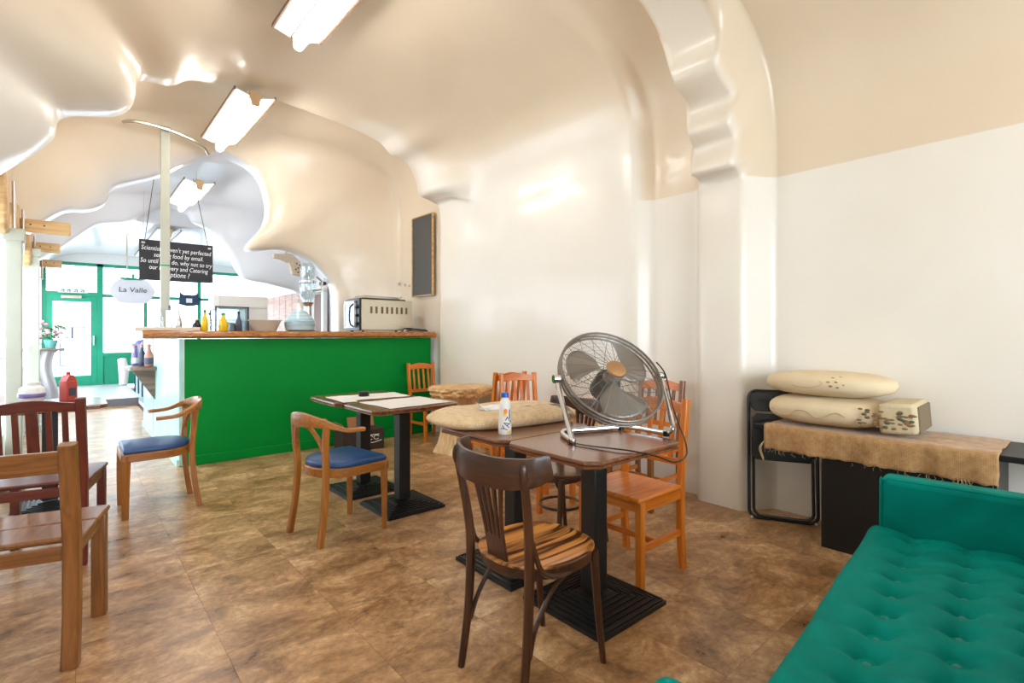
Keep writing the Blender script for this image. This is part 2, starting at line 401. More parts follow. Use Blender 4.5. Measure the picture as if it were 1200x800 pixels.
# ------------------------------------------------------------------ the setting
# floor: square stone-look tiles
fl = MB().box((1.3, 6.0, -.03), (5.4, 18.4, .05)).build('floor', plain('floor_joint', rgb(104, 78, 54), .7)); struct(fl)
T = .45; tm = None; cells = []
for i in range(-3, 9):
    for j in range(-7, 34):
        x, y = (i+.5)*T+.02, (j+.5)*T
        if x > 3.9 or x < -1.3 or y > 15: continue
        if y > 5.4 and x < -.7: continue
        if x > 1.1 and y > 6.0: continue            # behind the bar
        d = .6549*x+.7557*y
        cells.append((d, x, y))
cells.sort(key=lambda c: (c[0] < .3, c[0]))
rest = MB()
for k, (d, x, y) in enumerate(cells):
    if k < 298:
        if tm is None:
            tm = MB().box((0, 0, -.002), (T-.0011, T-.0011, .006)).build('tile', M_FLOOR, fl, bevel=0); tm.location = (x, y, 0)
        else:
            o = tm.copy(); COL.objects.link(o); o.location = (x, y, 0)
    else: rest.box((x, y, -.002), (T-.0011, T-.0011, .006))
if rest.v:
    o = rest.build('distant_tiles', M_FLOOR, fl); o['kind'] = 'stuff'
for o in bpy.data.objects:
    if o.name.startswith('tile'): o.location.z = -.001

# moulded shell: a loft through profiles (X, Z) from the right floor edge over the ceiling to the left springing
def prof(r, top, l): return [Vector((x, 0, z)) for x, z in r+top+l]
BAYN = prof([(3.84, 0), (3.84, 1), (3.84, 2), (3.84, 2.45), (3.83, 2.7), (3.79, 2.9), (3.71, 3.08), (3.56, 3.24), (3.32, 3.38), (3.0, 3.48)], [(2.3, 3.56), (1.45, 3.6), (.6, 3.56)], [(0, 3.48), (-.4, 3.38), (-.75, 3.24), (-.95, 3.08), (-1.08, 2.9), (-1.15, 2.7), (-1.2, 2.4)])
ARC1 = prof([(3.60, 0), (3.60, 1), (3.60, 2), (3.60, 2.38), (3.46, 2.43), (3.51, 2.61), (3.42, 2.72), (3.46, 2.90), (3.24, 3.03), (3.17, 3.28)], [(2.75, 3.5), (1.45, 3.57), (.2, 3.5)], [(-.5, 3.32), (-.64, 3.12), (-.68, 2.93), (-.8, 2.8), (-.84, 2.64), (-.81, 2.46), (-.95, 2.40)])
GROV = prof([(3.72, 0), (3.72, 1), (3.72, 2), (3.72, 2.5), (3.71, 2.75), (3.67, 2.98), (3.58, 3.2), (3.42, 3.4), (3.15, 3.55), (2.8, 3.64)], [(2.2, 3.7), (1.45, 3.72), (.7, 3.7)], [(.1, 3.64), (-.3, 3.55), (-.65, 3.4), (-.85, 3.2), (-.98, 2.98), (-1.05, 2.75), (-1.1, 2.4)])
BAYM = prof([(3.58, 0), (3.58, 1), (3.58, 2), (3.58, 2.55), (3.57, 2.8), (3.53, 3.0), (3.44, 3.2), (3.28, 3.38), (3.02, 3.5), (2.7, 3.57)], [(2.1, 3.62), (1.45, 3.64), (.8, 3.62)], [(.2, 3.57), (-.2, 3.5), (-.5, 3.38), (-.7, 3.2), (-.85, 3.0), (-.95, 2.8), (-1.0, 2.4)])
ARC2 = prof([(3.56, 0), (3.56, 1), (3.56, 2), (3.55, 2.82), (3.42, 2.91), (3.25, 2.96), (3.19, 3.15), (3.07, 3.31), (2.87, 3.36), (2.70, 3.48)], [(2.35, 3.53), (1.45, 3.55), (.86, 3.47)], [(.65, 3.34), (.43, 3.30), (.39, 3.10), (.28, 2.98), (-.03, 2.88), (-.1, 2.68), (-.36, 2.39)])
BAY2 = prof([(3.62, 0), (3.62, 1), (3.62, 2), (3.62, 2.65), (3.62, 2.95), (3.58, 3.2), (3.49, 3.42), (3.3, 3.58), (3.0, 3.68), (2.7, 3.73)], [(2.1, 3.76), (1.45, 3.78), (.9, 3.76)], [(.5, 3.68), (.2, 3.58), (-.05, 3.42), (-.25, 3.2), (-.36, 2.95), (-.42, 2.7), (-.45, 2.4)])
ARC3 = prof([(2.84, 0), (2.84, 1), (2.83, 1.6), (2.80, 1.9), (2.71, 2.07), (2.48, 2.27), (2.15, 2.38), (1.70, 2.33), (1.90, 2.66), (1.93, 2.97)], [(1.80, 3.32), (1.45, 3.5), (1.1, 3.32)], [(.77, 3.10), (.52, 2.98), (.37, 2.88), (.30, 2.70), (.15, 2.61), (-.05, 2.56), (-.3, 2.31)])
BAY3 = prof([(3.6, 0), (3.6, 1), (3.6, 2), (3.6, 2.4), (3.58, 2.65), (3.5, 2.9), (3.36, 3.05), (3.1, 3.2), (2.8, 3.3), (2.5, 3.36)], [(2.0, 3.42), (1.45, 3.45), (.9, 3.42)], [(.5, 3.36), (.2, 3.28), (-.05, 3.15), (-.25, 3.0), (-.36, 2.8), (-.42, 2.6), (-.45, 2.35)])
ARC4 = prof([(3.45, 0), (3.45, 1), (3.45, 1.7), (3.3, 2.05), (2.8, 2.18), (2.35, 2.26), (2.14, 2.6), (2.02, 2.78), (1.82, 3.03), (1.57, 3.14)], [(1.48, 3.28), (1.2, 3.34), (.9, 3.16)], [(.7, 3.02), (.39, 2.94), (.25, 2.85), (.14, 2.74), (0, 2.6), (-.1, 2.5), (-.3, 2.33)])
ENDP = prof([(3.6, 0), (3.6, 1), (3.6, 2), (3.6, 2.5), (3.58, 2.65), (3.5, 2.82), (3.35, 2.93), (3.1, 3.0), (2.6, 3.04), (2.2, 3.06)], [(1.8, 3.08), (1.45, 3.08), (1, 3.08)], [(.7, 3.08), (.4, 3.07), (.15, 3.04), (-.1, 2.97), (-.3, 2.83), (-.42, 2.62), (-.45, 2.33)])
ST = [(-3.0, -3.0, BAYN), (1.52, 1.52, BAYN), (1.70, 1.70, ARC1), (1.98, 1.98, ARC1), (2.10, 2.10, GROV), (2.44, 2.44, GROV), (2.62, 2.62, BAYM), (4.5, 3.4, BAYM),
      (5.26, 4.95, ARC2), (5.48, 5.13, ARC2), (5.58, 5.30, BAY2), (6.62, 6.85, BAY2), (6.98, 7.2, ARC3), (7.2, 7.42, ARC3), (7.32, 7.60, BAY3), (9.6, 9.6, BAY3), (9.9, 9.9, ARC4), (10.1, 10.1, ARC4), (10.25, 10.25, ENDP), (14.86, 14.86, ENDP)]
NP = 7
def row(p, yr, yl):
    q = catmull(p, NP); n = len(q); k0, k1 = 9*NP, 13*NP
    for i, v in enumerate(q):
        a = min(1, max(0, (i-k0)/(k1-k0))); a = a*a*(3-2*a); v.y = yr+(yl-yr)*a
    return q
rows = []
for s in range(len(ST)-1):
    (r0, l0, p0), (r1, l1, p1) = ST[s], ST[s+1]
    A, B = row(p0, r0, l0), row(p1, r1, l1)
    n = 1 if p0 is p1 and abs(r1-r0) < .3 else (8 if p0 is p1 else 12)
    for k in range(n):
        t = k/n; e = t*t*(3-2*t)
        rows.append([Vector((a.x+(b.x-a.x)*e, a.y+(b.y-a.y)*t, a.z+(b.z-a.z)*e)) for a, b in zip(A, B)])
rows.append(row(ENDP, 14.86, 14.86))
nu = len(rows[0]); nv = len(rows)
full = bpy.data.meshes.new('full')
full.from_pydata([p for r in rows for p in r], [], [(j*nu+i, (j+1)*nu+i, (j+1)*nu+i+1, j*nu+i+1) for j in range(nv-1) for i in range(nu-1)])
full.update()
NRM = [v.normal.copy() for v in full.vertices]
if NRM[nu//2].z > 0: NRM = [-n for n in NRM]; FLIP = True
else: FLIP = False
def shell_piece(name, i0, i1):
    ids = [j*nu+i for j in range(nv) for i in range(i0, i1+1)]; m = i1-i0+1
    me = bpy.data.meshes.new(name)
    f = [(j*m+i, (j+1)*m+i, (j+1)*m+i+1, j*m+i+1) for j in range(nv-1) for i in range(m-1)]
    if FLIP: f = [tuple(reversed(x)) for x in f]
    me.from_pydata([full.vertices[k].co for k in ids], [], f); me.update()
    for p in me.polygons: p.use_smooth = True
    me.normals_split_custom_set_from_vertices([NRM[k] for k in ids])
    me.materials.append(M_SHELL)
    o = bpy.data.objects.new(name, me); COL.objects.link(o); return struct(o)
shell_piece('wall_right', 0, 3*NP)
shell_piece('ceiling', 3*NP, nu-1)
bpy.data.meshes.remove(full)

# left wall: solid beside the seating, a window wall with slim posts beyond the second arch
def wallbox(name, c, d, mat=M_WHITE, parent=None, bevel=0):
    return struct(MB().box(c, d).build(name, mat, parent, bevel=bevel)) if not parent else MB().box(c, d).build(name, mat, parent, bevel=bevel)
wallbox('wall_left', (-1.28, .95, 1.24), (.12, 7.9, 2.5))
wallbox('wall_left_return', (-.80, 4.98, 1.24), (.85, .10, 2.5))
wl = wallbox('trim_1', (-.46, 10.0, .2), (.08, 9.7, .4))
wallbox('trim_2', (-.46, 10.0, 2.40), (.06, 9.7, .18))
for k, (y0, y1) in enumerate(((5.1, 8.2), (8.2, 11.5), (11.5, 14.8))):
    wi = MB().box((-.46, (y0+y1)/2, 1.36), (.008, y1-y0-.1, 1.92)).build('window_%d' % (k+1), M_GLASS); struct(wi)
    MB().box((-.46, y0+.03, 1.36), (.06, .06, 1.94)).build('window_frame', M_WHITE, wi)
    MB().box((-.46, y1-.03, 1.36), (.06, .06, 1.94)).build('window_frame', M_WHITE, wi)
    MB().box((-.46, (y0+y1)/2, 1.05), (.04, y1-y0, .04)).build('glazing_bar', M_WHITE, wi)
# unseen rear wall behind the camera; its broad opening is added to let light in
rw = wallbox('wall_rear', (1.3, -3.05, .33), (5.3, .1, .66))
MB().box((1.3, -3.05, 3.1), (5.3, .1, 1.1)).build('lintel', M_WHITE, rw)
MB().box((-.75, -3.05, 1.6), (1.2, .1, 1.95)).build('pier', M_WHITE, rw)
MB().box((3.55, -3.05, 1.6), (.9, .1, 1.95)).build('pier', M_WHITE, rw)
# platform by the entrance
pf = struct(MB().box((.28, 13.1, .055), (1.42, 3.6, .13)).build('floor_platform', plain('pale_boards', rgb(190, 186, 186), .3, var=.08)))
MB().box((.28, 11.30, .06), (1.42, .03, .14)).build('nosing', plain('grey_edge', rgb(110, 108, 112), .5), pf)
struct(MB().box((1.5, 22.0, -.12), (30, 14, .1)).build('ground', M_CONC))

# shop front
FY = 14.9
ft = struct(MB().box((1.55, FY, 3.0), (4.2, .14, .30)).build('wall_front', M_WHITE))
def fb(x0, x1, z0, z1, name='frame', mat=M_TEAL, dy=0, t=.10, parent=None):
    return MB().box(((x0+x1)/2, FY+dy, (z0+z1)/2), (x1-x0, t, z1-z0)).build(name, mat, parent, bevel=.004)
fr = struct(fb(.49, .60, .1, 2.86, 'trim_3'))
for (a, b_, c_, d_) in ((-.5, 3.6, 2.78, 2.86), (.60, 3.6, 2.10, 2.17), (-.5, -.36, .1, 2.78), (.60, 3.6, .76, .84), (1.35, 1.42, .84, 2.1), (2.45, 2.52, .84, 2.78), (-.36, .49, 2.10, 2.20)):
    fb(a, b_, c_, d_, 'frame', parent=fr)
for k in range(5): fb(.60+.6*k, 1.19+.6*k, .1, .76, 'panel', dy=.01, t=.06, parent=fr)
win = struct(MB().box((2.1, FY, 1.47), (3.0, .008, 1.26)).build('window_4', M_GLASS))
MB().box((2.1, FY, 2.47), (3.0, .008, .6)).build('transom_pane', M_GLASS, win)
MB().box((.06, FY, 2.49), (.86, .008, .58)).build('transom_pane', M_GLASS, win)
for k in range(5):
    MB().box((.06, FY+.25, 2.3+.07*k), (1.0, .05, .015)).build('shutter_slat', plain('shutter_%d' % k, rgb(150, 160, 180), .5), win)
    MB().box((1.6, FY+.25, 2.3+.07*k), (1.9, .05, .015)).build('shutter_slat', MATS['shutter_%d' % k], win)
dr = struct(fb(-.36, -.26, .12, 2.10, 'door_1'))
fb(.38, .49, .12, 2.10, 'stile', parent=dr); fb(-.26, .38, .12, .34, 'bottom_rail', parent=dr); fb(-.26, .38, 1.98, 2.10, 'top_rail', parent=dr)
MB().box((.06, FY, 1.16), (.66, .008, 1.66)).build('pane', M_GLASS, dr)
hd = MB().box((.43, FY-.08, 1.12), (.02, .03, .22)).build('handle', M_CHROME, dr, bevel=.004)
# notices taped to the door glass, as flat sheets
for nm, x0, x1, z0, z1 in (('notice', -.17, .06, 1.16, 1.42), ('notice', .07, .29, 1.16, 1.42), ('poster', -.14, .28, .56, 1.08)):
    t = thing(nm, {-.17: 'small white notice taped on the entrance door, left of a pair', .07: 'small white notice taped on the entrance door, right of a pair', -.14: 'larger dark edged poster taped low on the entrance door'}[x0], 'notice', ((x0+x1)/2, FY-.02, z0))
    b = .012; mm = MB()
    for c, d in (((0, 0, .006), (x1-x0, .004, b)), ((0, 0, z1-z0), (x1-x0, .004, b)), ((-(x1-x0)/2, 0, (z1-z0)/2), (b, .004, z1-z0)), (((x1-x0)/2, 0, (z1-z0)/2), (b, .004, z1-z0))): mm.box(c, d)
    mm.build('border', M_NAVY, t); MB().box((0, .002, (z1-z0)/2), (x1-x0, .002, z1-z0)).build('sheet', M_PAPER, t)
es = thing('exit_sign', 'small white sign with dark green symbols above the entrance door', 'sign', (.08, FY-.09, 2.22))
MB().box((0, .01, .0), (.5, .02, .10)).build('plate', M_WHITE, es, bevel=.003)
mm = MB()
for dx in (-.17, -.07, .05, .16): mm.box((dx, -.002, .012), (.05, .006, .016)).box((dx+.018, -.002, -.01), (.014, .006, .05)).box((dx-.02, -.002, -.02), (.03, .006, .014))
mm.build('symbols', M_EXITG, es)
struct(MB().box((0, 0, 0), (.34, .05, .06)).build('trim_4', M_STEEL)).location = (.05, FY-.08, 2.08)
for o in (bpy.data.objects['trim_4'],): o.name = 'trim_4'

# right hand wall past the bar: timber boarding, white boarding, inner door
pn = struct(MB().box((3.555, 11.7, 1.05), (.02, 2.9, 2.1)).build('trim_5', W_PANEL))
for k in range(7): MB().box((3.535, 10.45+.415*k, 1.05), (.02, .405, 2.08)).build('board', W_PANEL, pn, bevel=.004)
wb = struct(MB().box((3.56, 11.7, 2.35), (.02, 2.9, .5)).build('trim_6', M_WHITE))
for k in range(14): MB().box((3.545, 10.38+.205*k, 2.35), (.02, .20, .49)).build('board', M_WHITE, wb, bevel=.003)
d2 = struct(MB().box((3.53, 9.7, 1.0), (.03, .74, 2.0)).build('door_2', M_BROWN))
for c, d in (((3.52, 9.28, 1.03), (.08, .10, 2.06)), ((3.52, 10.12, 1.03), (.08, .10, 2.06)), ((3.52, 9.7, 2.08), (.08, .94, .10))): MB().box(c, d).build('door_frame', M_WHITE, d2, bevel=.006)
MB().box((3.49, 9.4, 1.0), (.04, .03, .1)).build('door_handle', M_CHROME, d2)

# ------------------------------------------------------------------ ceiling lights
for i, (y, z, lab) in enumerate([(3.16, 3.42, 'large lit fluorescent batten nearest the camera, cut by the top edge'),
        (5.76, 3.38, 'lit fluorescent batten under the wavy ceiling arch before the bar'), (8.36, 3.18, 'lit fluorescent batten over the bar, third from the camera'), (11.0, 2.96, 'fluorescent batten fourth from the camera, beyond the white pole'), (13.3, 2.96, 'fluorescent batten nearest the green shop front')]):
    t = thing('fluorescent_light', lab, 'ceiling light', (1.28, y, z), 0, 'fluorescent battens along the ceiling')
    MB().box((0, 0, .03), (.098, 1.43, .06)).build('spine', M_WHITE, t, bevel=.006)
    m = MB()                                      # splayed reflector wings
    for s in (-1, 1):
        m.add([(s*.05, -.75, .012), (s*.05, .75, .012), (s*.17, .75, .045), (s*.17, -.75, .045), (s*.05, -.75, .018), (s*.05, .75, .018), (s*.17, .75, .051), (s*.17, -.75, .051)], [(0, 1, 2, 3), (7, 6, 5, 4), (0, 4, 5, 1), (1, 5, 6, 2), (2, 6, 7, 3), (3, 7, 4, 0)])
    m.build('reflector', M_WHITE, t)
    for s in (-1, 1): MB().box((s*.17, 0, .05), (.012, 1.5, .03)).build('edge_strip', W_DARK, t)
    for s in (-1, 1): MB().prism([(-.05, .06), (.05, .06), (.028, -.065), (-.028, -.065)], -.015, .015, Matrix.Translation((0, s*.735, 0)) @ Matrix.Rotation(R(90), 4, 'X')).build('end_cap', M_ENDC, t)
    MB().tube([(0, -.72, -.045), (0, .72, -.045)], .036, 14).build('tube', M_TUBE if y < 9 else M_WHITE, t, smooth=True)
    if y < 9: [MB().tube([(0, q, .05), (0, q, .36)], .008, 8).build('hanger_rod', M_WHITE, t) for q in (-.5, .5)]

# ------------------------------------------------------------------ bar counter
BX0, BX1, BY = .83, 3.55, 5.70
ct = thing('bar_counter', 'green painted bar counter with window glare painted pale on its side panel', 'counter', (BX0, BY, 0))
MB().box(((BX1-BX0)/2, .03, .61), (BX1-BX0-.006, .058, 1.20)).build('front_panel', M_GREEN, ct)
MB().box(((BX1-BX0)/2, -.01, .045), (BX1-BX0, .03, .09)).build('base_board', M_GREEN, ct, bevel=.005)
for k, (y0, y1) in enumerate(((.0005, .62), (.625, 1.25), (1.255, 1.9), (1.96, 2.98))): MB().box((-.02, (y0+y1)/2, .61), (.045, y1-y0, 1.20)).build('side_panel', M_GLARE, ct, bevel=.002)
MB().box((-.05, 1.5, .035), (.02, 2.98, .07)).build('skirting', M_GLARE, ct)
wt = MB(); N_ = 70
def edge(u, k): return .018*mnoise.noise(Vector((u*9, k*3.1, .3)))+.012*mnoise.noise(Vector((u*31, k*7, 2)))
def slab_ring(u):
    x = .50+(3.56-.50)*u; o = []
    o.append((x, BY-.10+edge(u, 1), 1.214)); o.append((x, BY-.125+edge(u, 2), 1.235)); o.append((x, BY-.115+edge(u, 3), 1.262)); o.append((x, BY-.08+edge(u, 4), 1.285+.006*mnoise.noise(Vector((u*12, 1, 1)))))
    o.append((x, BY+.90, 1.285)); o.append((x, BY+.90, 1.214)); return o
rg = [slab_ring(i/N_) for i in range(N_+1)]
wt.add([p for r in rg for p in r], [(i*6+k, i*6+(k+1) % 6, (i+1)*6+(k+1) % 6, (i+1)*6+k) for i in range(N_) for k in range(6)]+[tuple(reversed(range(6))), tuple(N_*6+k for k in range(6))])
wto = wt.build('bar_worktop', W_SLAB, None, smooth=True, angle=50); tag(wto, 'thick live edge wooden slab on top of the green bar', 'worktop')
sw = MB().box((.80, 7.66, 1.25), (.58, 2.08, .07)).build('side_worktop', W_SLAB, None, bevel=.01); tag(sw, 'wooden worktop running back along the glare-pale side of the bar', 'worktop')
cb = MB().box((.72, 5.98, 1.305), (.52, .40, .035)).build('cutting_board', plain('cream_board', rgb(222, 208, 184), .5), None, bevel=.006); tag(cb, 'cream chopping board on the left end of the bar', 'chopping board')
# bracket shelf on the counter's side with three bottles
bs = thing('bracket_shelf', 'dark wooden shelf on a triangular bracket fixed to the glare-pale bar side', 'shelf', (.785, 7.55, .83))
MB().prism([(0, -.28), (-.02, .28), (-.17, .30), (-.27, .18), (-.29, -.05), (-.25, -.24), (-.12, -.30)], 0, .045).build('shelf_board', W_DARK, bs, bevel=.008)
MB().prism([(0, 0), (-.22, 0), (0, -.36)], -.02, .02, Matrix.Translation((0, -.1, 0)) @ Matrix.Rotation(R(90), 4, 'X')).build('bracket', W_DARK, bs, bevel=.003)
def bottle(name, label, loc, h, r, body, capm, neck=.35, band=None, group=None, cat='bottle', caph=.12):
    t = thing(name, label, cat, loc, 0, group)
    z1 = h*(1-neck-caph); z2 = h*(1-caph)
    MB().lathe([(r*.86, 0), (r, r*.15), (r, z1*.92), (r*.92, z1), (r*.45, z1+(z2-z1)*.55), (r*.36, z2)], 16).build('body', body, t, smooth=True, angle=60)
    MB().lathe([(r*.42, z2), (r*.42, h*.97), (r*.3, h)], 12).build('cap', capm, t, smooth=True)
    if band: MB().lathe([(r*1.012, z1*.2), (r*1.02, z1*.22), (r*1.02, z1*.72), (r*1.012, z1*.74)], 16).build('band', band, t, smooth=True)
    return t
M_SYR = plain('terracotta_bottle', rgb(196, 130, 112), .3); M_CLEAR = glass('clear_bottle', (.85, .9, .92, 1), .3); M_DKLAB = plain('slate_label', rgb(70, 74, 92), .5)
bottle('syrup_bottle', 'pink terracotta squeeze bottle on the bracket shelf, nearest the bar corner', (.72, 7.38, .876), .26, .045, M_SYR, M_SYR, band=M_DKLAB)
bottle('syrup_bottle', 'slate labelled bottle in the middle of the bracket shelf', (.67, 7.56, .876), .25, .04, M_DKLAB, M_SYR)
bottle('syrup_bottle', 'pale capped bottle at the far end of the bracket shelf', (.62, 7.74, .876), .24, .04, M_LILAC, M_RED, band=M_WHITE)

# pole, its curved ceiling rail
pl = thing('white_pole', 'slim square white pole rising from the bar to the ceiling', 'pole', (.80, 6.72, 1.285))
MB().box((0, 0, 1.12), (.085, .05, 2.24)).build('shaft', M_POST, pl, bevel=.004)
MB().box((0, -.001, .72), (.088, .054, .016)).build('green_band', M_TEAL, pl)
MB().box((0, 0, .01), (.12, .09, .02)).build('foot_plate', M_POST, pl)
rl = MB().tube(catmull([(.42, 6.55, 3.42), (.55, 6.5, 3.44), (.85, 6.62, 3.46), (1.15, 6.75, 3.42), (1.24, 6.85, 3.36)], 6), .018, 8).build('ceiling_rail', M_STEEL, None, smooth=True); tag(rl, 'thin curved metal rail under the ceiling at the top of the pole', 'rail')

# ------------------------------------------------------------------ hanging chalkboard and shop sign
cbk = thing('hanging_chalkboard', 'black chalkboard with white handwriting hanging on cords over the bar', 'chalkboard', (1.02, 7.5, 1.91))
MB().box((0, 0, .24), (.77, .018, .48)).build('board', M_CHALKB, cbk, bevel=.003)
for s in (-1, 1):
    MB().box((s*.345, -.011, .44), (.035, .004, .022)).build('fixing_plate', M_CHROME, cbk)
    MB().tube([(s*.33, 0, .47), (s*.20-.03, 0, 1.30)], .004, 6).build('cord', M_BLACKP, cbk)
tx = ["Scientists haven't yet perfected", "sending food by email.", "So until they do, why not to try", "our Delivery and Catering", "Options ?"]
for k, s in enumerate(tx): lettering('chalk_line', s, .066 if k < 4 else .075, M_CHALK, cbk, frame_m((.02*(k % 2), -.0105, .375-.076*k), (1, 0, -.02), (.0, 0, 1)), lambda p: Vector((p.x*.88 + p.y*.15, p.y*1.15, p.z)))
sg = thing('shop_sign', 'white pumpkin shaped sign with green leaves, hanging on a rod', 'sign', (.73, 9.5, 1.70))
pts = []
for k in range(48):
    a = 2*math.pi*k/48; rr = 1+.035*math.cos(6*a); pts.append((.26*rr*math.copysign(abs(math.cos(a))**.8, math.cos(a)), .19*rr*math.copysign(abs(math.sin(a))**.85, math.sin(a))))
up = Matrix.Translation((0, 0, .2)) @ Matrix.Rotation(R(90), 4, 'X')
MB().prism(pts, -.015, .015, up).build('plaque', plain('sign_grey_white', rgb(196, 198, 206), .5), sg, bevel=.004)
m = MB()
for a, l in ((25, .20), (60, .10), (95, .09), (130, .12), (158, .19)):
    ca, sa = math.cos(R(a)), math.sin(R(a)); n_ = (-sa, ca)
    m.prism([(.0, .165), (ca*l*.5+n_[0]*.022, .165+sa*l*.22+n_[1]*.022), (ca*l, .165+sa*l*.4), (ca*l*.5-n_[0]*.02, .165+sa*l*.22-n_[1]*.02)], .010, .020, up)
m.prism([(-.012, .17), (.012, .17), (.02, .26), (-.016, .25)], .008, .022, up); m.build('leaves', M_TEAL, sg)
lettering('name', 'La Valle', .105, M_EXITG, sg, frame_m((0, -.018, .215), (1, 0, 0), (0, 0, 1)), lambda p: Vector((p.x*1.05+p.y*.08, p.y, p.z)))
MB().tube([(-.07, 0, .42), (-.07, 0, 1.03)], .008, 8).build('rod', M_STEEL, sg)
MB().box((.02, 0, 1.04), (.22, .03, .025)).build('rod_bracket', M_STEEL, sg); MB().tube([(.12, 0, 1.04), (.14, 0, 1.74)], .003, 6).build('hanging_wire', M_STEEL, sg)

# slate panel on the right wall above the bar
sl = thing('wall_slate', 'grey slate panel in a thin wooden frame on the right wall', 'board', (3.575, 5.94, 1.77))
MB().box((0, 0, .53), (.02, .50, 1.04)).build('panel', M_SLATE, sl)
for c, d in (((-.005, -.255, .53), (.03, .014, 1.06)), ((-.005, .255, .53), (.03, .014, 1.06)), ((-.005, 0, 0), (.03, .52, .014)), ((-.005, 0, 1.06), (.03, .52, .014))): MB().box(c, d).build('frame_strip', W_PALE, sl)
for y, z in ((6.33, 1.93), (6.45, 1.95), (6.62, 1.98)):
    o = MB().lathe([(.018, 0), (.018, .012), (.01, .018)], 10, m=Matrix.Rotation(R(-90), 4, 'Y')).build('wall_hook', M_STEEL, None, smooth=True); o.location = (3.596, y, z)
    tag(o, {6.33: 'tiny metal wall fixing above the oven, nearest the slate panel', 6.45: 'tiny metal wall fixing above the oven, middle of three', 6.62: 'tiny metal wall fixing above the oven, farthest left'}[y], 'wall fixing')

# ------------------------------------------------------------------ things on the bar
TZ = 1.286
ov = thing('mini_oven', 'steel worktop oven with glass door and side vents on the bar', 'oven', (3.02, 6.12, TZ), 0)
# long side faces the room, the door faces left along the bar
MB().box((.03, .0, .21), (.70, .40, .38)).build('body', M_STEEL, ov, bevel=.006)
MB().box((-.335, 0, .21), (.03, .41, .39)).build('door_surround', M_BLACKP, ov, bevel=.004)
dd = MB().box((-.358, .045, .215), (.02, .29, .31)).build('door', M_CGLASS, ov, bevel=.003)
for c, d in (((-.36, .045, .37), (.026, .31, .02)), ((-.36, .045, .06), (.026, .31, .02)), ((-.36, -.10, .215), (.026, .02, .31)), ((-.36, .19, .215), (.026, .02, .31))): MB().box(c, d).build('door_rim', M_STEELF, dd)
MB().tube(catmull([(-.37, -.09, .34), (-.41, -.08, .30), (-.42, -.08, .2), (-.41, -.08, .1), (-.37, -.09, .06)], 5), .009, 8).build('handle', M_BLACKP, dd, smooth=True)
for k in range(3): MB().lathe([(.018, 0), (.018, .02), (.012, .024)], 12, c=(-.35, -.155, .10+.1*k), m=Matrix.Rotation(R(-90), 4, 'Y')).build('knob', M_BLACKP, ov, smooth=True)
for k in range(8): MB().box((-.19+.068*k+(.0 if k < 2 else .01), -.2005, .27), (.028, .006, .085)).build('vent', plain('vent_%d' % k, rgb(120, 100, 74), .6, .4), ov)
for x in (-.28, .34):
    for y in (-.16, .16): MB().lathe([(.016, 0), (.016, .022)], 8, c=(x, y, 0)).build('foot', M_BLACKP, ov)
tr = thing('baking_tray', 'upturned steel baking tray lying on top of the oven', 'tray', (3.0, 6.10, TZ+.40))
MB().box((0, 0, .008), (.62, .34, .016)).build('grill_plate', M_BLACKP, tr, bevel=.003)
MB().add([(-.27, -.15, .018), (.25, -.15, .018), (.25, .15, .018), (-.27, .15, .018), (-.24, -.13, .055), (.2, -.13, .045), (.2, .13, .045), (-.24, .13, .055)], [(0, 3, 2, 1), (4, 5, 6, 7), (0, 1, 5, 4), (1, 2, 6, 5), (2, 3, 7, 6), (3, 0, 4, 7)]).build('pan', M_TRAY, tr, bevel=.006)
MB().tube(catmull([(.25, -.1, .02), (.29, -.1, .05), (.31, 0, .055), (.29, .1, .05), (.25, .1, .02)], 4), .007, 6).build('handle', M_STEEL, tr, smooth=True)
lp = thing('griddle_tray', 'flat black tray lying on the bar at its right end', 'tray', (3.36, 5.79, TZ), R(-12))
MB().box((0, 0, .012), (.30, .19, .016)).build('base_pan', M_BLACKP, lp, bevel=.004)
MB().box((.02, .03, .035), (.26, .15, .012), Matrix.Rotation(R(5), 3, 'Y')).build('lid', M_BLACKP, lp, bevel=.004); MB().box((-.14, 0, .012), (.03, .17, .022)).build('front_strip', M_TRAY, lp)
fw = thing('display_warmer', 'grey steel food display cabinet with dark framed glass on the bar', 'display cabinet', (1.43, 6.42, TZ))
MB().box((.06, .12, .33), (.54, .30, .14)).build('hood', plain('warm_grey_steel', rgb(196, 192, 186), .35, .3), fw, bevel=.006)
MB().box((.21, .12, .14), (.24, .30, .27)).build('side_body', MATS['warm_grey_steel'], fw, bevel=.004)
MB().box((-.06, .25, .14), (.30, .01, .26)).build('rear_pane', M_CGLASS, fw); MB().box((-.04, -.035, .14), (.32, .008, .25)).build('front_pane', M_CGLASS, fw)
MB().box((-.05, .11, .008), (.34, .30, .016)).build('floor_plate', M_TRAY, fw); MB().box((-.05, .12, .13), (.30, .24, .006)).build('rack', M_TRAY, fw)
for c, d in (((-.205, -.038, .14), (.014, .014, .27)), ((.12, -.038, .14), (.014, .014, .27)), ((-.04, -.038, .272), (.34, .014, .014)), ((-.205, .24, .14), (.014, .014, .27))): MB().box(c, d).build('dark_frame', M_NAVY, fw)
MB().box((-.20, .1, .32), (.05, .28, .16)).build('end_panel', M_WHITE, fw, bevel=.003)
o = MB().blob((0, 0, .045), (.10, .08, .045), 14, 8).build('pastry', plain('pink_pastry', rgb(206, 150, 146), .6), None, smooth=True); o.location = (1.39, 6.48, TZ+.016); tag(o, 'small pink pastry inside the food display cabinet', 'pastry')
bw = thing('mixing_bowl', 'beige oval bowl with flared rim on the bar before the display', 'bowl', (1.65, 6.08, TZ))
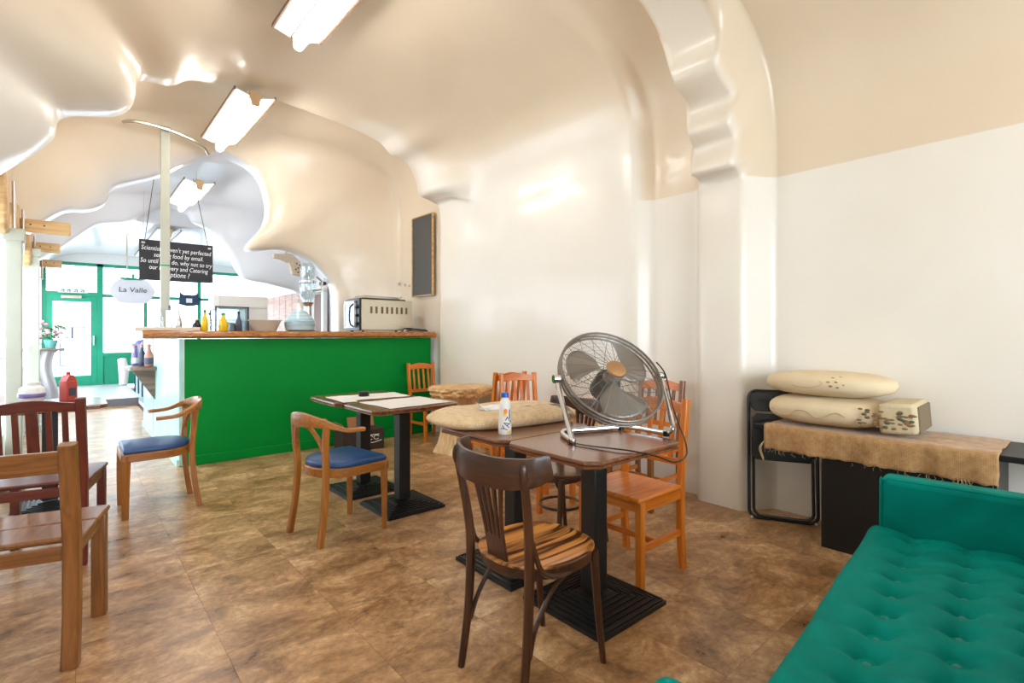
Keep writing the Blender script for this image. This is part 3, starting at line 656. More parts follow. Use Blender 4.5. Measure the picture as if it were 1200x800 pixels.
MB().lathe([(.10, 0), (.115, .004), (.15, .09), (.172, .118), (.178, .118), (.176, .126), (.164, .126), (.14, .09), (.10, .012), (.02, .01)], 32, sx=1, sy=.72).build('shell', plain('beige_bowl', rgb(196, 186, 168), .4), bw, smooth=True)
jl = thing('ribbed_jar', 'pale blue ribbed glass jar with a white neck on the bar', 'jar', (2.03, 6.10, TZ))
pr = [(.12, 0), (.15, .01)]
for k in range(34):
    a = k/33; r_ = .155+.015*math.sin(a*math.pi*.9) if a < .45 else .168-.11*((a-.45)/.55)**1.3
    pr.append((r_+(.006 if k % 2 else 0), .012+.225*a))
pr.append((.055, .245)); MB().lathe(pr, 36).build('body', M_AQUA, jl, smooth=True, angle=70)
MB().lathe([(.042, .245), (.034, .26), (.034, .33), (.042, .335)], 20).build('neck', M_WHITE, jl, smooth=True)
MB().lathe([(.13, -.0), (.13, .03)], 24, c=(0, 0, .0)).build('base_ring', plain('teal_ring', rgb(60, 130, 130), .3), jl, smooth=True)
gd = thing('glass_grinder', 'clear glass and steel grinder standing behind the ribbed jar', 'grinder', (2.26, 6.50, 1.286)); gd.scale = (1.1, 1.1, 1.22)
MB().lathe([(.09, 0), (.09, .02), (.045, .05), (.04, .26), (.07, .30)], 20).build('stand', M_TRAY, gd, smooth=True)
MB().lathe([(.03, .30), (.075, .36), (.09, .44), (.085, .50)], 20).build('lower_globe', M_CGLASS, gd, smooth=True)
MB().lathe([(.088, .50), (.088, .52), (.06, .53)], 20).build('collar', M_CHROME, gd, smooth=True)
MB().lathe([(.05, .53), (.075, .58), (.08, .66), (.05, .70)], 20).build('upper_globe', M_CGLASS, gd, smooth=True)
MB().tube([(.05, 0, .42), (.15, 0, .44), (.17, 0, .52), (.10, 0, .57)], .012, 8).build('handle', M_TRAY, gd, smooth=True)
for i, (x, y, h, r_, b_, c_, lab) in enumerate([(1.06, 6.05, .22, .032, M_YSAUCE, M_TEAL, 'yellow sauce bottle with a dark nozzle on the bar, left of two'), (1.22, 6.00, .19, .042, M_YSAUCE, M_TEAL, 'plump yellow sauce bottle with a green cap on the bar'),
        (.70, 6.30, .24, .04, M_CLEAR, M_WHITE, 'clear glass bottle at the left end of the bar beside the pole'), (.86, 6.24, .22, .03, M_TRAY, M_STEEL, 'tall steel shaker standing behind the chopping board'), (1.02, 6.22, .13, .045, M_BLACKP, M_STEEL, 'short black pot beside the yellow sauce bottle'), (1.14, 6.24, .20, .035, M_CLEAR, M_NAVY, 'clear bottle with a navy cap between the yellow bottles'),
        (1.37, 6.02, .21, .03, M_DKLAB, M_BLACKP, 'slim dark pump bottle standing before the display cabinet')]):
    bottle('bar_bottle', lab, (x, y, TZ), h, r_, b_, c_, group='bottles on the bar')
o = MB().box((0, 0, .04), (.12, .10, .08)).build('napkin_box', plain('grey_tin', rgb(96, 110, 116), .4, .4), None, bevel=.005); o.location = (1.36, 6.13, TZ); tag(o, 'small grey tin box on the bar below the display cabinet', 'box')
kg = thing('knife_block', 'pale steel knife holder standing at the left of the bar', 'knife holder', (.80, 6.40, TZ))
MB().box((0, 0, .11), (.05, .08, .22)).build('block', M_STEEL, kg, bevel=.004)
for k in range(2): MB().box((0, -.02+.04*k, .24), (.018, .014, .06)).build('knife_handle', M_BLACKP, kg)
# carved wooden piece, small camera, bull sign near the inner rooms
cv = thing('carved_bracket', 'pale carved wooden bracket with holes hanging under the lobe', 'carving', (2.30, 7.32, 2.06))
MB().prism([(-.22, .28), (.02, .30), (.14, .20), (.15, 0), (.03, .02), (-.02, .17), (-.12, .21), (-.22, .22)], -.04, .04, Matrix.Rotation(R(90), 4, 'X')).build('arm', M_BONE, cv, bevel=.012)
m = MB()
for x, z in ((.10, .05), (.10, .11), (.08, .17), (.12, .15), (.07, .09)): m.lathe([(.011, 0), (.011, .004)], 8, c=(x, -.040, z), m=Matrix.Rotation(R(90), 4, 'X'))
m.build('holes', M_BLACKP, cv); MB().box((-.05, 0, .34), (.03, .03, .14)).build('fixing', M_BONE, cv)
sc = thing('security_camera', 'small black and white camera on a thin arm near the inner door', 'camera', (2.75, 7.33, 1.98))
MB().box((0, -.02, 0), (.06, .12, .05)).build('body', M_BLACKP, sc, bevel=.006); MB().box((.09, -.01, .01), (.10, .05, .035)).build('clamp', M_TRAY, sc); MB().tube([(.03, 0, .02), (.03, 0, .20)], .004, 6).build('antenna', M_BLACKP, sc)
bu = thing('bull_sign', 'dark blue bull head silhouette sign in the shop window', 'sign', (2.12, 13.9, 2.05))
MB().prism([(-.18, .30), (-.17, .16), (-.10, .12), (.10, .12), (.17, .16), (.18, .24), (.20, -.1), (.05, -.14), (-.05, -.14), (-.20, -.1)], -.012, .012, Matrix.Rotation(R(90), 4, 'X')).build('silhouette', M_NAVY, bu)
MB().box((0, -.016, -.01), (.12, .006, .10)).build('emblem', M_WHITE, bu); MB().tube([(0, 0, .12), (0, 0, 1.0)], .006, 6).build('rod', M_STEEL, bu)
# back counter fridge by the entrance
fg = thing('display_fridge', 'low white display fridge with dark sides beside the entrance window', 'fridge', (1.15, 10.9, 0))
MB().box((.1, 0, .45), (.6, 1.9, .86)).build('cabinet', M_WHITE, fg, bevel=.01); MB().box((.08, 0, .90), (.68, 2.0, .05)).build('top_board', W_DARK, fg, bevel=.006)
for k in range(3): MB().box((-.205, -.62+.62*k, .46), (.012, .56, .70)).build('glass_door', M_CGLASS, fg); MB().box((-.215, -.36+.62*k, .46), (.02, .02, .5)).build('handle', M_NAVY, fg)
for k, (x, y, z) in enumerate(((1.0, 11.2, .925), (1.15, 10.7, .925), (1.0, 10.2, .925))):
    t = thing('wire_basket', ['grey basket on the display fridge, nearest the shop front', 'grey basket on the display fridge, middle of three', 'grey basket on the display fridge, nearest the bar'][k], 'basket', (x, y, z), 0, 'baskets on the display fridge')
    MB().lathe([(.12, 0), (.16, .16), (.17, .16), (.17, .17), (.15, .17), (.11, .01)], 20).build('bowl', plain('basket_%d' % k, rgb(120, 124, 140), .5, .3), t, smooth=True)
    MB().blob((0, 0, .17), (.12, .12, .07), 12, 6).build('contents', M_LILAC, t, smooth=True)
sb = thing('rolled_banner', 'white rolled banner leaning beside the green entrance panels', 'banner', (.93, 14.35, .12)); sb.scale = (.75, .75, .8)
MB().tube([(0, 0, 0), (.02, .1, .35), (-.02, .22, .72)], [.10, .13, .11], 14).build('roll', M_PAPER, sb, smooth=True); MB().tube([(-.02, .22, .72), (-.022, .225, .75)], .05, 10).build('end_core', M_STEEL, sb)

# ------------------------------------------------------------------ left side: posts, wooden brackets, flower shelf
for y, lab in ((5.75, 'grey white post at the left window wall, nearer one'), (9.0, 'grey white post at the left window wall, farther one')):
    t = thing('window_post', lab, 'post', (-.33, y, 0), 0, 'posts along the left windows')
    MB().box((0, 0, 1.05 if y < 7 else 1.17), (.10, .12, 2.1 if y < 7 else 2.34)).build('shaft', M_POST, t, bevel=.008); MB().box((0, 0, .05), (.13, .19, .10)).build('plinth', M_POST, t, bevel=.006); MB().box((0, 0, 2.05 if y < 7 else 2.3), (.13, .15, .1)).build('capital', M_POST, t, bevel=.006)
for k, (y, z, l_, lab) in enumerate(((5.62, 2.10, .10, 'rounded wooden lamp block at the far left edge, nearest of the row'), (6.75, 2.08, .32, 'wooden bracket with a long plank arm on the left window wall'), (9.0, 2.16, .22, 'wooden bracket with a patterned short arm, third along the left wall'), (11.4, 2.2, .22, 'wooden bracket farthest along the left wall near the door'))):
    t = thing('wooden_wall_lamp', lab, 'wall lamp', (-.40, y, z), 0, 'wooden lamps along the left windows')
    MB().prism([(-.12, -.02), (.10, -.06), (.14, .02), (.14, .36), (.10, .42), (-.12, .40)], -.04, .045, Matrix.Rotation(R(90), 4, 'Z') @ Matrix.Rotation(R(90), 4, 'X')).build('block', W_PALE, t, bevel=.02)
    MB().tube([(.07, .13, -.04), (.07, .10, .38)], .014, 10).build('lamp_tube', M_CHROME, t, smooth=True)
    MB().tube([(.03, .13, .0), (.08, .13, .0)], .01, 8).build('clip', M_STEEL, t)
    if k: 
        a = MB().box((.05+l_/2+.02, .16, .24), (l_+.06, .05, .13)).build('plank_arm', W_PALE, t, bevel=.012)
        m = MB()
        for q in (.12, .22): m.lathe([(.008, 0), (.008, .004)], 8, c=(q, .135, .25), m=Matrix.Rotation(R(90), 4, 'X'))
        m.build('screw_holes', M_BLACKP, a)
fs = thing('flower_shelf', 'small wooden wall shelf draped with cloth left of the entrance', 'shelf', (-.26, 11.6, 1.0))
MB().box((.04, 0, 0), (.34, .5, .035)).build('board', W_DARK, fs, bevel=.006)
MB().grid(lambda u, v: (-.10+.20*u-.04*math.sin(v*5), -.18+.03*math.sin(u*9)+.02*v, -.02-.80*v), 12, 10).build('draped_cloth', plain('grey_cloth', rgb(170, 166, 166), .9), fs, smooth=True)
MB().bar((-.1, .1, -.02), (.12, .1, -.02), .03, .03).bar((-.12, .1, -.28), (.10, .1, -.03), .03, .03).build('bracket', W_DARK, fs)
fp = thing('flower_pot', 'pot of pink flowers and green leaves on the wall shelf', 'potted plant', (-.22, 11.55, 1.02))
MB().lathe([(.06, 0), (.09, .13), (.095, .13), (.09, .14)], 18).build('pot', plain('teal_pot', rgb(110, 180, 170), .3), fp, smooth=True)
for k in range(46):
    a = random.random()*6.28; e = random.random(); r_ = .05+.15*random.random(); z = .16+.26*e
    c = Vector((r_*math.cos(a), r_*math.sin(a), z)); mm = Matrix.Rotation(a, 3, 'Z') @ Matrix.Rotation(random.uniform(-.6, .9), 3, 'Y')
    if k % 3: MB().blob(c, (.055, .028, .006), 8, 4, mm).build('leaf', M_LEAF, fp, smooth=True)
    else: MB().blob(c+Vector((0, 0, .03)), (.034, .034, .026), 8, 5).build('blossom', M_PINK, fp, smooth=True)
mm = MB()
for k in range(7): a = k*.9; mm.tube([(0, 0, .1), (.06*math.cos(a), .06*math.sin(a), .22), (.1*math.cos(a), .1*math.sin(a), .34)], .004, 5)
mm.build('stems', M_LEAF, fp)

# ------------------------------------------------------------------ chairs
def slat_chair(name, label, W_, loc, rz, group=None, nsl=4, H=.90, wdt=.40, dep=.40, leg=.036, seatz=.455, mid=0, seat_mat=None, planks=1, flat_top=False, wrail=.07, arms=False):
    """front is local +Y; rear posts at -Y"""
    t = thing(name, label, 'chair', loc, rz, group)
    x = wdt/2-leg/2; yb = -dep/2+leg/2; yf = dep/2-leg/2
    rake = .055
    def by(z): return yb-(0 if z < seatz else rake*((z-seatz)/(H-seatz)))
    for s in (-1, 1):
        MB().bar((s*x, yf, 0), (s*x, yf, seatz-.02), leg, leg, (0, 1, 0)).build('front_leg', W_[2], t, bevel=.004)
        m = MB().tube([(s*x, yb-.02, 0), (s*x, yb, .2), (s*x, yb, seatz), (s*x, by(.68), .68), (s*x, by(H), H)], 0, flat=(leg, leg*1.05), up=(0, 1, 0)); m.build('rear_post', W_[2], t, smooth=True, angle=30)
        MB().bar((s*x, yb, seatz-.05), (s*x, yf, seatz-.05), .022, .05).build('side_apron', W_[1], t, bevel=.002)
        if not flat_top: MB().bar((s*x, yb, .20), (s*x, yf, .20), .02, .03).build('stretcher', W_[1], t, bevel=.002)
    MB().bar((-x, yf, seatz-.05), (x, yf, seatz-.05), .05, .022, (0, 1, 0)).build('front_apron', W_[0], t, bevel=.002)
    MB().bar((-x, yb, seatz-.05), (x, yb, seatz-.05), .05, .022, (0, 1, 0)).build('rear_apron', W_[0], t, bevel=.002)
    if not flat_top: MB().bar((-x, yf*.2, .20), (x, yf*.2, .20), .03, .02, (0, 1, 0)).build('cross_stretcher', W_[0], t, bevel=.002)
    sm = seat_mat or W_[1]; sx0, sx1 = -wdt/2-.005, wdt/2+.005; sy0, sy1 = -dep/2+leg+.004, dep/2+.02
    for k in range(planks):
        a = sy0+(sy1-sy0)*k/planks; b_ = sy0+(sy1-sy0)*(k+1)/planks-(.006 if k < planks-1 else 0)
        MB().box((0, (a+b_)/2, seatz-.011), (sx1-sx0, b_-a, .024)).build('seat' if planks == 1 else 'seat_plank', sm, t, bevel=.009)
    # top rail with a crowned upper edge, bowed slightly backwards
    zt = H-.012; n = 12; m = MB(); V = []
    for i in range(n+1):
        u = i/n; xx = -x+2*x*u; bow = -.012*math.sin(math.pi*u); crown = (.0 if flat_top else .022)*math.sin(math.pi*u)**2
        for zz, dy in ((zt-wrail, -.011), (zt-wrail, .011), (zt+crown-.012, .011), (zt+crown-.012, -.011)): V.append((xx, by(zz)+bow+dy, zz+(.012*math.sin(math.pi*u) if zz < zt-.04 and not flat_top else 0)))
    m.add(V, [(i*4+k, i*4+(k+1) % 4, (i+1)*4+(k+1) % 4, (i+1)*4+k) for i in range(n) for k in range(4)]+[(3, 2, 1, 0), (n*4, n*4+1, n*4+2, n*4+3)])
    m.build('top_rail', W_[0], t, bevel=.004)
    zl = .565 if not flat_top else .53
    if not flat_top: MB().bar((-x, by(zl), zl), (x, by(zl), zl), .034, .02, (0, 1, 0)).build('lower_rail', W_[0], t, bevel=.002)
    for k in range(nsl):
        u = (k+1)/(nsl+1); xx = -x+2*x*u; wd = .026
        if mid and k == nsl//2: wd = mid
        z0, z1 = zl, zt-wrail+.01
        MB().bar((xx, by(z0)-.002, z0), (xx, by(z1)-.010*math.sin(math.pi*u), z1), wd, .012, (0, 1, 0)).build('slat', W_[2], t, bevel=.002)
    return t
OG = 'honey coloured slat back chairs'
slat_chair('slat_chair', 'honey wooden slat chair at the near table, under the fan', W_ORANGE, (2.29, 1.66, 0), R(90), OG)
slat_chair('slat_chair', 'brown slat chair pushed against the wall by the rounded pillar', [W_ORANGE[0], W_ORANGE[1], W_OAK[2]], (3.27, 2.26, 0), R(90), OG)
slat_chair('slat_chair', 'honey slat chair standing against the green bar at its right end', W_ORANGE, (3.31, 5.33, 0), R(180), OG, wdt=.38, dep=.38)
slat_chair('slat_chair', 'honey slat chair behind the sack, the right and nearer of the pair', W_ORANGE, (3.05, 3.31, 0), R(160), OG, wdt=.36)
slat_chair('slat_chair', 'honey slat chair behind the sack, the left and farther of the pair', W_ORANGE, (3.16, 3.89, 0), R(-3), OG, wdt=.38)
slat_chair('slat_chair', 'light oak chair with a two plank seat at the left edge, nearest', W_OAK, (-.125, 2.80, 0), R(-14), 'wooden chairs at the left edge', nsl=0, H=.845, wdt=.43, dep=.44, leg=.052, seatz=.475, planks=2, flat_top=True, wrail=.095)
slat_chair('slat_chair', 'dark mahogany slat chair at the left edge behind the oak chair', W_MAHOG, (-.085, 3.90, 0), R(-13), 'wooden chairs at the left edge', nsl=5, H=.91, wdt=.44, dep=.46, leg=.042, mid=.05, wrail=.06)

def arm_chair(label, loc, rz):
    """bentwood armchair with a horseshoe arm; front local +Y"""
    t = thing('armchair', label, 'chair', loc, rz, 'blue seated armchairs')
    sz = .44
    for s in (-1, 1):
        MB().tube([(s*.205, .20, 0), (s*.205, .20, .2), (s*.205, .195, sz-.01)], [.020, .024, .028], 4, up=(0, 1, 0)).build('front_leg', W_BEECH[2], t, smooth=True, angle=40)
        MB().tube(catmull([(s*.19, -.235, 0), (s*.18, -.205, .2), (s*.175, -.19, .42), (s*.185, -.20, .58), (s*.20, -.20, .70)], 4), 0, flat=([.034]*17, [.036]*17), up=(0, 1, 0)).build('rear_leg', W_BEECH[2], t, smooth=True, angle=40)
        # curved strut from the post up to the back of the arm
        MB().tube(catmull([(s*.175, -.19, .50), (s*.15, -.21, .60), (s*.09, -.235, .68), (s*.03, -.245, .70)], 5), 0, flat=(.014, .026), up=(0, 1, 0)).build('curved_strut', W_BEECH[0], t, smooth=True, angle=40)
    # seat frame: straight front, rounded back
    def ring(k):
        pts = [(-.215, .215), (.215, .215), (.20, -.02), (.17, -.14), (.09, -.205), (0, -.22), (-.09, -.205), (-.17, -.14), (-.20, -.02)]
        return [(x*k, y*k) for x, y in pts]
    pts = [(-.222, .222), (.222, .222)]+[(.222*math.cos(R(a)), -.02-.19*math.sin(R(a))) for a in range(0, 181, 15)]
    MB().prism(pts, sz-.055, sz).build('seat_frame', W_BEECH[1], t, bevel=.005)
    m = MB(); K = []
    for lv, (k, z) in enumerate(((.93, sz+.001), (.96, sz+.018), (.90, sz+.036), (.6, sz+.046), (.05, sz+.050))):
        for x, y in pts: K.append((x*k, y*k, z))
    n = len(pts); m.add(K, [(i*n+j, i*n+(j+1) % n, (i+1)*n+(j+1) % n, (i+1)*n+j) for i in range(4) for j in range(n)]+[tuple(reversed(range(n))), tuple(4*n+j for j in range(n))])
    m.build('seat_pad', M_BLUE, t, smooth=True, angle=60)
    P = catmull([(-.225, .03, .668), (-.23, -.03, .67), (-.23, -.10, .678), (-.20, -.19, .715), (-.10, -.25, .735), (0, -.262, .738), (.10, -.25, .735), (.20, -.19, .715), (.23, -.10, .678), (.23, -.03, .67), (.225, .03, .668)], 5)
    n = len(P); fwd = []; fh = []
    for i in range(n):
        u = abs(i/(n-1)-.5)*2; b_ = max(0, 1-u/.62); b_ = b_*b_*(3-2*b_)
        fwd.append(.048-.022*b_); fh.append(.024+.060*b_)
    MB().tube(P, 0, flat=(fwd, fh)).build('arm_rail', W_BEECH[1], t, smooth=True, angle=40)
    return t
arm_chair('blue seated armchair between the dark chair and the glare-pale bar side', (.49, 4.52, 0), R(90))
arm_chair('blue seated armchair drawn up to the paper covered table', (1.32, 3.22, 0), R(-90+8))

def bent_chair(label, loc, rz, seat_mat, grp='bentwood cafe chairs'):
    """bentwood cafe chair; front local +Y"""
    t = thing('bentwood_chair', label, 'chair', loc, rz, grp)
    sz = .46
    for s in (-1, 1):
        MB().tube(catmull([(s*.165, .20, 0), (s*.16, .175, .2), (s*.155, .155, sz-.02)], 4), [.0115+.006*i/8 for i in range(9)], 10).build('front_leg', W_BENT[2], t, smooth=True)
        MB().tube(catmull([(s*.17, -.225, 0), (s*.165, -.195, .22), (s*.165, -.185, .46), (s*.175, -.20, .62), (s*.19, -.235, .81)], 5), [.0135+.004*math.sin(math.pi*i/20) for i in range(21)], 10).build('rear_leg', W_BENT[2], t, smooth=True)
        # hockey-stick brace from seat to rear post and the arched brace below the seat
        MB().tube(catmull([(s*.18, .06, .425), (s*.19, -.06, .42), (s*.185, -.14, .45), (s*.178, -.172, .52), (s*.175, -.182, .56)], 5), .010, 8).build('seat_brace', W_BENT[1], t, smooth=True)
        MB().tube(catmull([(s*.165, -.185, .17), (s*.16, -.15, .26), (s*.158, -.07, .36), (s*.155, .03, .405), (s*.15, .12, .41)], 5), .009, 8).build('side_brace', W_BENT[1], t, smooth=True)
    N2 = 40; o = []
    for k in range(N2):
        a = 2*math.pi*k/N2; c_, s_ = math.cos(a), math.sin(a); wd = .205*(1 if s_ > 0 else 1-.10*s_*s_)
        o.append((wd*math.copysign(abs(c_)**.8, c_), .215*math.copysign(abs(s_)**.85, s_)-.0))
    MB().prism([(x*.96, y*.96) for x, y in o], sz-.045, sz-.012).build('seat_rim', W_BENT[0], t, smooth=True, angle=40)
    K = []
    for k, z in ((.96, sz-.012), (1.0, sz-.008), (1.0, sz-.002), (.96, sz+.001), (.86, sz-.006), (.5, sz-.010), (.04, sz-.011)):
        for x, y in o: K.append((x*k, y*k, z))
    MB().add(K, [(i*N2+j, i*N2+(j+1) % N2, (i+1)*N2+(j+1) % N2, (i+1)*N2+j) for i in range(6) for j in range(N2)]+[tuple(reversed(range(N2))), tuple(6*N2+j for j in range(N2))]).build('seat', seat_mat, t, smooth=True, angle=70)
    P = catmull([(-.225, -.145, .815), (-.20, -.215, .80), (-.11, -.262, .79), (0, -.275, .788), (.11, -.262, .79), (.20, -.215, .80), (.225, -.145, .815)], 6)
    n = len(P); fh = [.105-.03*abs(i/(n-1)-.5)**3*8 for i in range(n)]
    MB().tube(P, 0, flat=([.018]*n, fh)).build('top_rail', W_BENT[0], t, smooth=True, angle=40)
    # fan splat: five blades spreading upwards out of one foot
    f = MB().bar((0, -.182, .445), (0, -.20, .54), .105, .010, (0, 1, 0)).build('splat', W_BENT[2], t, bevel=.002)
    for k in range(5):
        u = k-2; q = catmull([(u*.021, -.196, .52), (u*.026, -.215, .62), (u*.037, -.243+.004*abs(u), .75)], 4)
        MB().tube(q, 0, flat=([.019, .018, .017, .016, .016, .017, .019, .021, .022], [.010]*9), up=(0, 1, 0)).build('splat_blade', W_BENT[2], f, smooth=True, angle=40)
    for s in (-1, 1): MB().blob((s*.192, -.236, .80), (.012, .012, .035), 8, 6).build('post_cap', W_BENT[2], t, smooth=True)
    MB().tube(catmull([(.125*math.cos(R(a)), .125*math.sin(R(a)), .235) for a in range(0, 360, 30)], 3, True), .0085, 8, closed=True) .build('ring_brace', W_BENT[1], t, smooth=True) if seat_mat is W_SEATD else None
    return t
bent_chair('dark bentwood chair with reflection stripes painted on its seat in the front, back to camera', (1.345, 1.415, 0), R(-90), W_SEAT)
bent_chair('dark bentwood chair tucked under the far half of the near table', (2.24, 2.14, 0), R(90), W_SEATD)

# ------------------------------------------------------------------ pedestal tables
def pedestal_table(label, x0, x1, y0, y1, group, zt=.75, bs_=.46, top=True, rot=0):
    t = thing('pedestal_table', label, 'table', ((x0+x1)/2, (y0+y1)/2, 0), rot, group)
    a, b_ = (x1-x0)/2, (y1-y0)/2; c = .045
    oc = lambda k: [(-a+c-k, -b_-k), (a-c+k, -b_-k), (a+k, -b_+c-k), (a+k, b_-c+k), (a-c+k, b_+k), (-a+c-k, b_+k), (-a-k, b_-c+k), (-a-k, -b_+c-k)]
    K = []; L_ = ((-.012, zt-.034), (-.002, zt-.030), (-.002, zt-.020), (-.008, zt-.017), (-.008, zt-.014), (-.0, zt-.011), (-.001, zt-.003), (-.006, zt))
    for k, z in L_: K += [(x, y, z) for x, y in oc(k)]
    n = 8; m = MB().add(K, [(i*n+j, i*n+(j+1) % n, (i+1)*n+(j+1) % n, (i+1)*n+j) for i in range(len(L_)-1) for j in range(n)]+[tuple(reversed(range(n))), tuple((len(L_)-1)*n+j for j in range(n))])
    m.build('table_top', W_TABLE, t, smooth=True, angle=20)
    MB().box((0, 0, (zt-.034+.06)/2), (.088, .088, zt-.034-.06)).build('column', M_BLACK, t, bevel=.006)
    MB().box((0, 0, zt-.045), (.34, .34, .012)).build('top_plate', M_BLACK, t)
    h = bs_/2; bse = MB().add([(-h, -h, 0), (h, -h, 0), (h, h, 0), (-h, h, 0), (-h, -h, .018), (h, -h, .018), (h, h, .018), (-h, h, .018), (-.06, -.06, .05), (.06, -.06, .05), (.06, .06, .05), (-.06, .06, .05)],
        [(3, 2, 1, 0), (0, 1, 5, 4), (1, 2, 6, 5), (2, 3, 7, 6), (3, 0, 4, 7), (4, 5, 9, 8), (5, 6, 10, 9), (6, 7, 11, 10), (7, 4, 8, 11), (8, 9, 10, 11)]).build('base', M_BLACK, t)
    for k in range(6):                          # raised steps of the cast base
        u = h-.014-k*.027; z = .018+(h-u)/(h-.06)*.032
        m = MB()
        for p, q in (((-u, -u), (u, -u)), ((u, -u), (u, u)), ((u, u), (-u, u)), ((-u, u), (-u, -u))): m.bar((p[0], p[1], z), (q[0], q[1], z), .011, .012)
        m.build('base_step', M_BLACK, bse)
    return t
TG = 'square pedestal tables in pairs'
pedestal_table('pedestal table carrying the fan, near half of the front pair', 1.53, 2.19, 1.29, 1.83, TG, bs_=.47)
pedestal_table('pedestal table with the white drink bottle, far half of the front pair', 1.53, 2.19, 1.834, 2.40, TG, bs_=.47)
pedestal_table('pedestal table by the blue armchair, near half of the middle pair', 1.50, 2.19, 3.09, 3.62, TG, bs_=.45)
pedestal_table('pedestal table with the black pot, far half of the middle pair', 1.47, 2.15, 3.64, 4.22, TG, bs_=.45)
pedestal_table('pedestal table at the left edge beyond the dark slat chair', -.42, .22, 4.72, 5.28, TG, bs_=.42)
# papers and pot on the middle tables
def sheet(label, c, w_, d_, rz, z, name='paper_sheet'):
    m = MB().grid(lambda u, v: ((u-.5)*w_, (v-.5)*d_, .0015+.006*max(0, u-.8)*math.sin(v*6)**2+.002*math.sin(u*7+v*4)**2), 10, 10)
    o = m.build(name, M_PAPER, None, smooth=True); so = o.modifiers.new('thick', 'SOLIDIFY'); so.thickness = .001; so.offset = 1
    o.location = (c[0], c[1], z); o.rotation_euler = (0, 0, rz); return tag(o, label, 'paper', 'sheets on the middle tables')
sheet('large white paper sheet on the near middle table', (1.88, 3.36, 0), .52, .44, R(3), .751)
sheet('white paper sheet spread over the far middle table', (1.86, 3.86, 0), .50, .34, R(-5), .751)
sheet('narrow white paper strip along the left table edge', (1.58, 3.83, 0), .11, .42, R(-3), .7525)
pb = thing('black_pot', 'small round black pot on the paper covered table', 'pot', (1.80, 3.90, .755)); MB().lathe([(.040, 0), (.042, .005), (.042, .036), (.036, .038), (.034, .02), (.01, .018)], 20).build('pot', M_BLACKP, pb, smooth=True); MB().lathe([(.0425, .028), (.0435, .03), (.0435, .037), (.042, .038)], 20).build('rim', M_BLACK, pb, smooth=True)
# bottle of drink
yb = thing('drink_bottle', 'white plastic drink bottle with blue cap and blue lettering', 'bottle', (1.66, 1.97, .75))
def brad(z):
    pts = [(0, .030), (.004, .033), (.05, .0335), (.09, .031), (.115, .0285), (.135, .0305), (.158, .028), (.172, .0205), (.18, .0165), (.19, .016)]
    for (a, ra), (b_, rb) in zip(pts, pts[1:]):
        if a <= z <= b_: return ra+(rb-ra)*(z-a)/(b_-a)
    return .016
MB().lathe([(brad(z/1000), z/1000) for z in (0, 4, 20, 50, 70, 90, 105, 115, 125, 135, 147, 158, 165, 172, 180, 190)], 28).build('body', M_MILK, yb, smooth=True, angle=60)
MB().lathe([(.0195, .186), (.0195, .206), (.018, .209)], 24).build('cap', M_CAP, yb, smooth=True)
TOC = math.atan2(-1.97, -1.66)
def wrap(p):
    # p.x around the bottle, p.y up
    z = .03+p.y; r_ = brad(max(0, min(.18, z)))+.0009; a = TOC+p.x/.032
    return Vector((r_*math.cos(a), r_*math.sin(a), z))
def yz(p):
    q = Matrix.Rotation(R(62), 3, 'Z') @ Vector((p.x*.95, p.y*1.25, 0)); return wrap(Vector((q.x+.012, q.y+.024, 0)))
lettering('brand_lettering', 'YAZ', .040, M_INK, yb, Matrix.Identity(4), yz)
def patch(name, pts, mat):
    m = MB(); V = [wrap(Vector((x, y, 0))) for x, y in pts]; c = sum(V, Vector())/len(V)
    r_ = math.hypot(c.x, c.y); c = c*1.0; k = brad(c.z)/r_*1.02; c = Vector((c.x*k, c.y*k, c.z))
    m.add([v*1.0 for v in V]+[c], [(i, (i+1) % len(V), len(V)) for i in range(len(V))]); return m.build(name, mat, yb)
patch('orange_mark', [(.004+.011*math.cos(a*.524), .088+.014*math.sin(a*.524)) for a in range(12)], M_ORANGE)
patch('yellow_mark', [(.001+.011*math.cos(a*.524), .072+.010*math.sin(a*.524)) for a in range(12)], M_YELLOW)
patch('yellow_corner', [(.008, -.022), (.026, -.024), (.024, -.008), (.014, -.010)], M_YELLOW)
patch('orange_corner', [(.016, -.020), (.030, -.022), (.030, -.004)], M_ORANGE)
patch('blue_side', [(.022, .05), (.030, .052), (.030, .10), (.024, .095)], M_INK)

# ------------------------------------------------------------------ fan on the near table
fan = thing('floor_fan', 'large metal drum fan tilted upwards on the near table', 'fan', (2.00, 1.572, .75), math.atan2(-.37, .93))
TILT = R(40); HC = Vector((0, 0, .292)); RR = .262
HM = frame_m(HC, (1, 0, 0), (0, math.sin(TILT), math.cos(TILT)), (0, -math.cos(TILT), math.sin(TILT)))
def hp(x, y, z): return HM @ Vector((x, y, z))
def circ(r_, z, n=56): return [hp(r_*math.cos(2*math.pi*k/n), r_*math.sin(2*math.pi*k/n), z) for k in range(n)]
MB().tube(circ(RR, .0), .006, 8, closed=True).tube(circ(RR, .022), .006, 8, closed=True).tube(circ(RR*.998, -.022), .005, 8, closed=True).build('rim', M_WIRE, fan, smooth=True)
def dome(r_, sgn): return (.022+.045*(1-(r_/RR)**2)) if sgn > 0 else -(.022+.075*(1-(r_/RR)**2))
for sgn, nm, nr, nc in ((1, 'front_grille', 24, 34), (-1, 'rear_grille', 20, 12)):
    m = MB()
    for k in range(nr):
        a = 2*math.pi*k/nr
        m.tube([hp(r_*math.cos(a+.0*r_), r_*math.sin(a), dome(r_, sgn)) for r_ in (.045, .10, .16, .21, RR)], .0016, 4)
    for k in range(nc):
        r_ = .05+(RR-.052)*k/nc; m.tube(circ(r_, dome(r_, sgn), 44), .0008, 4, closed=True)
    m.build(nm, M_WIRE, fan)
m = MB()                                        # drum wires linking both rims
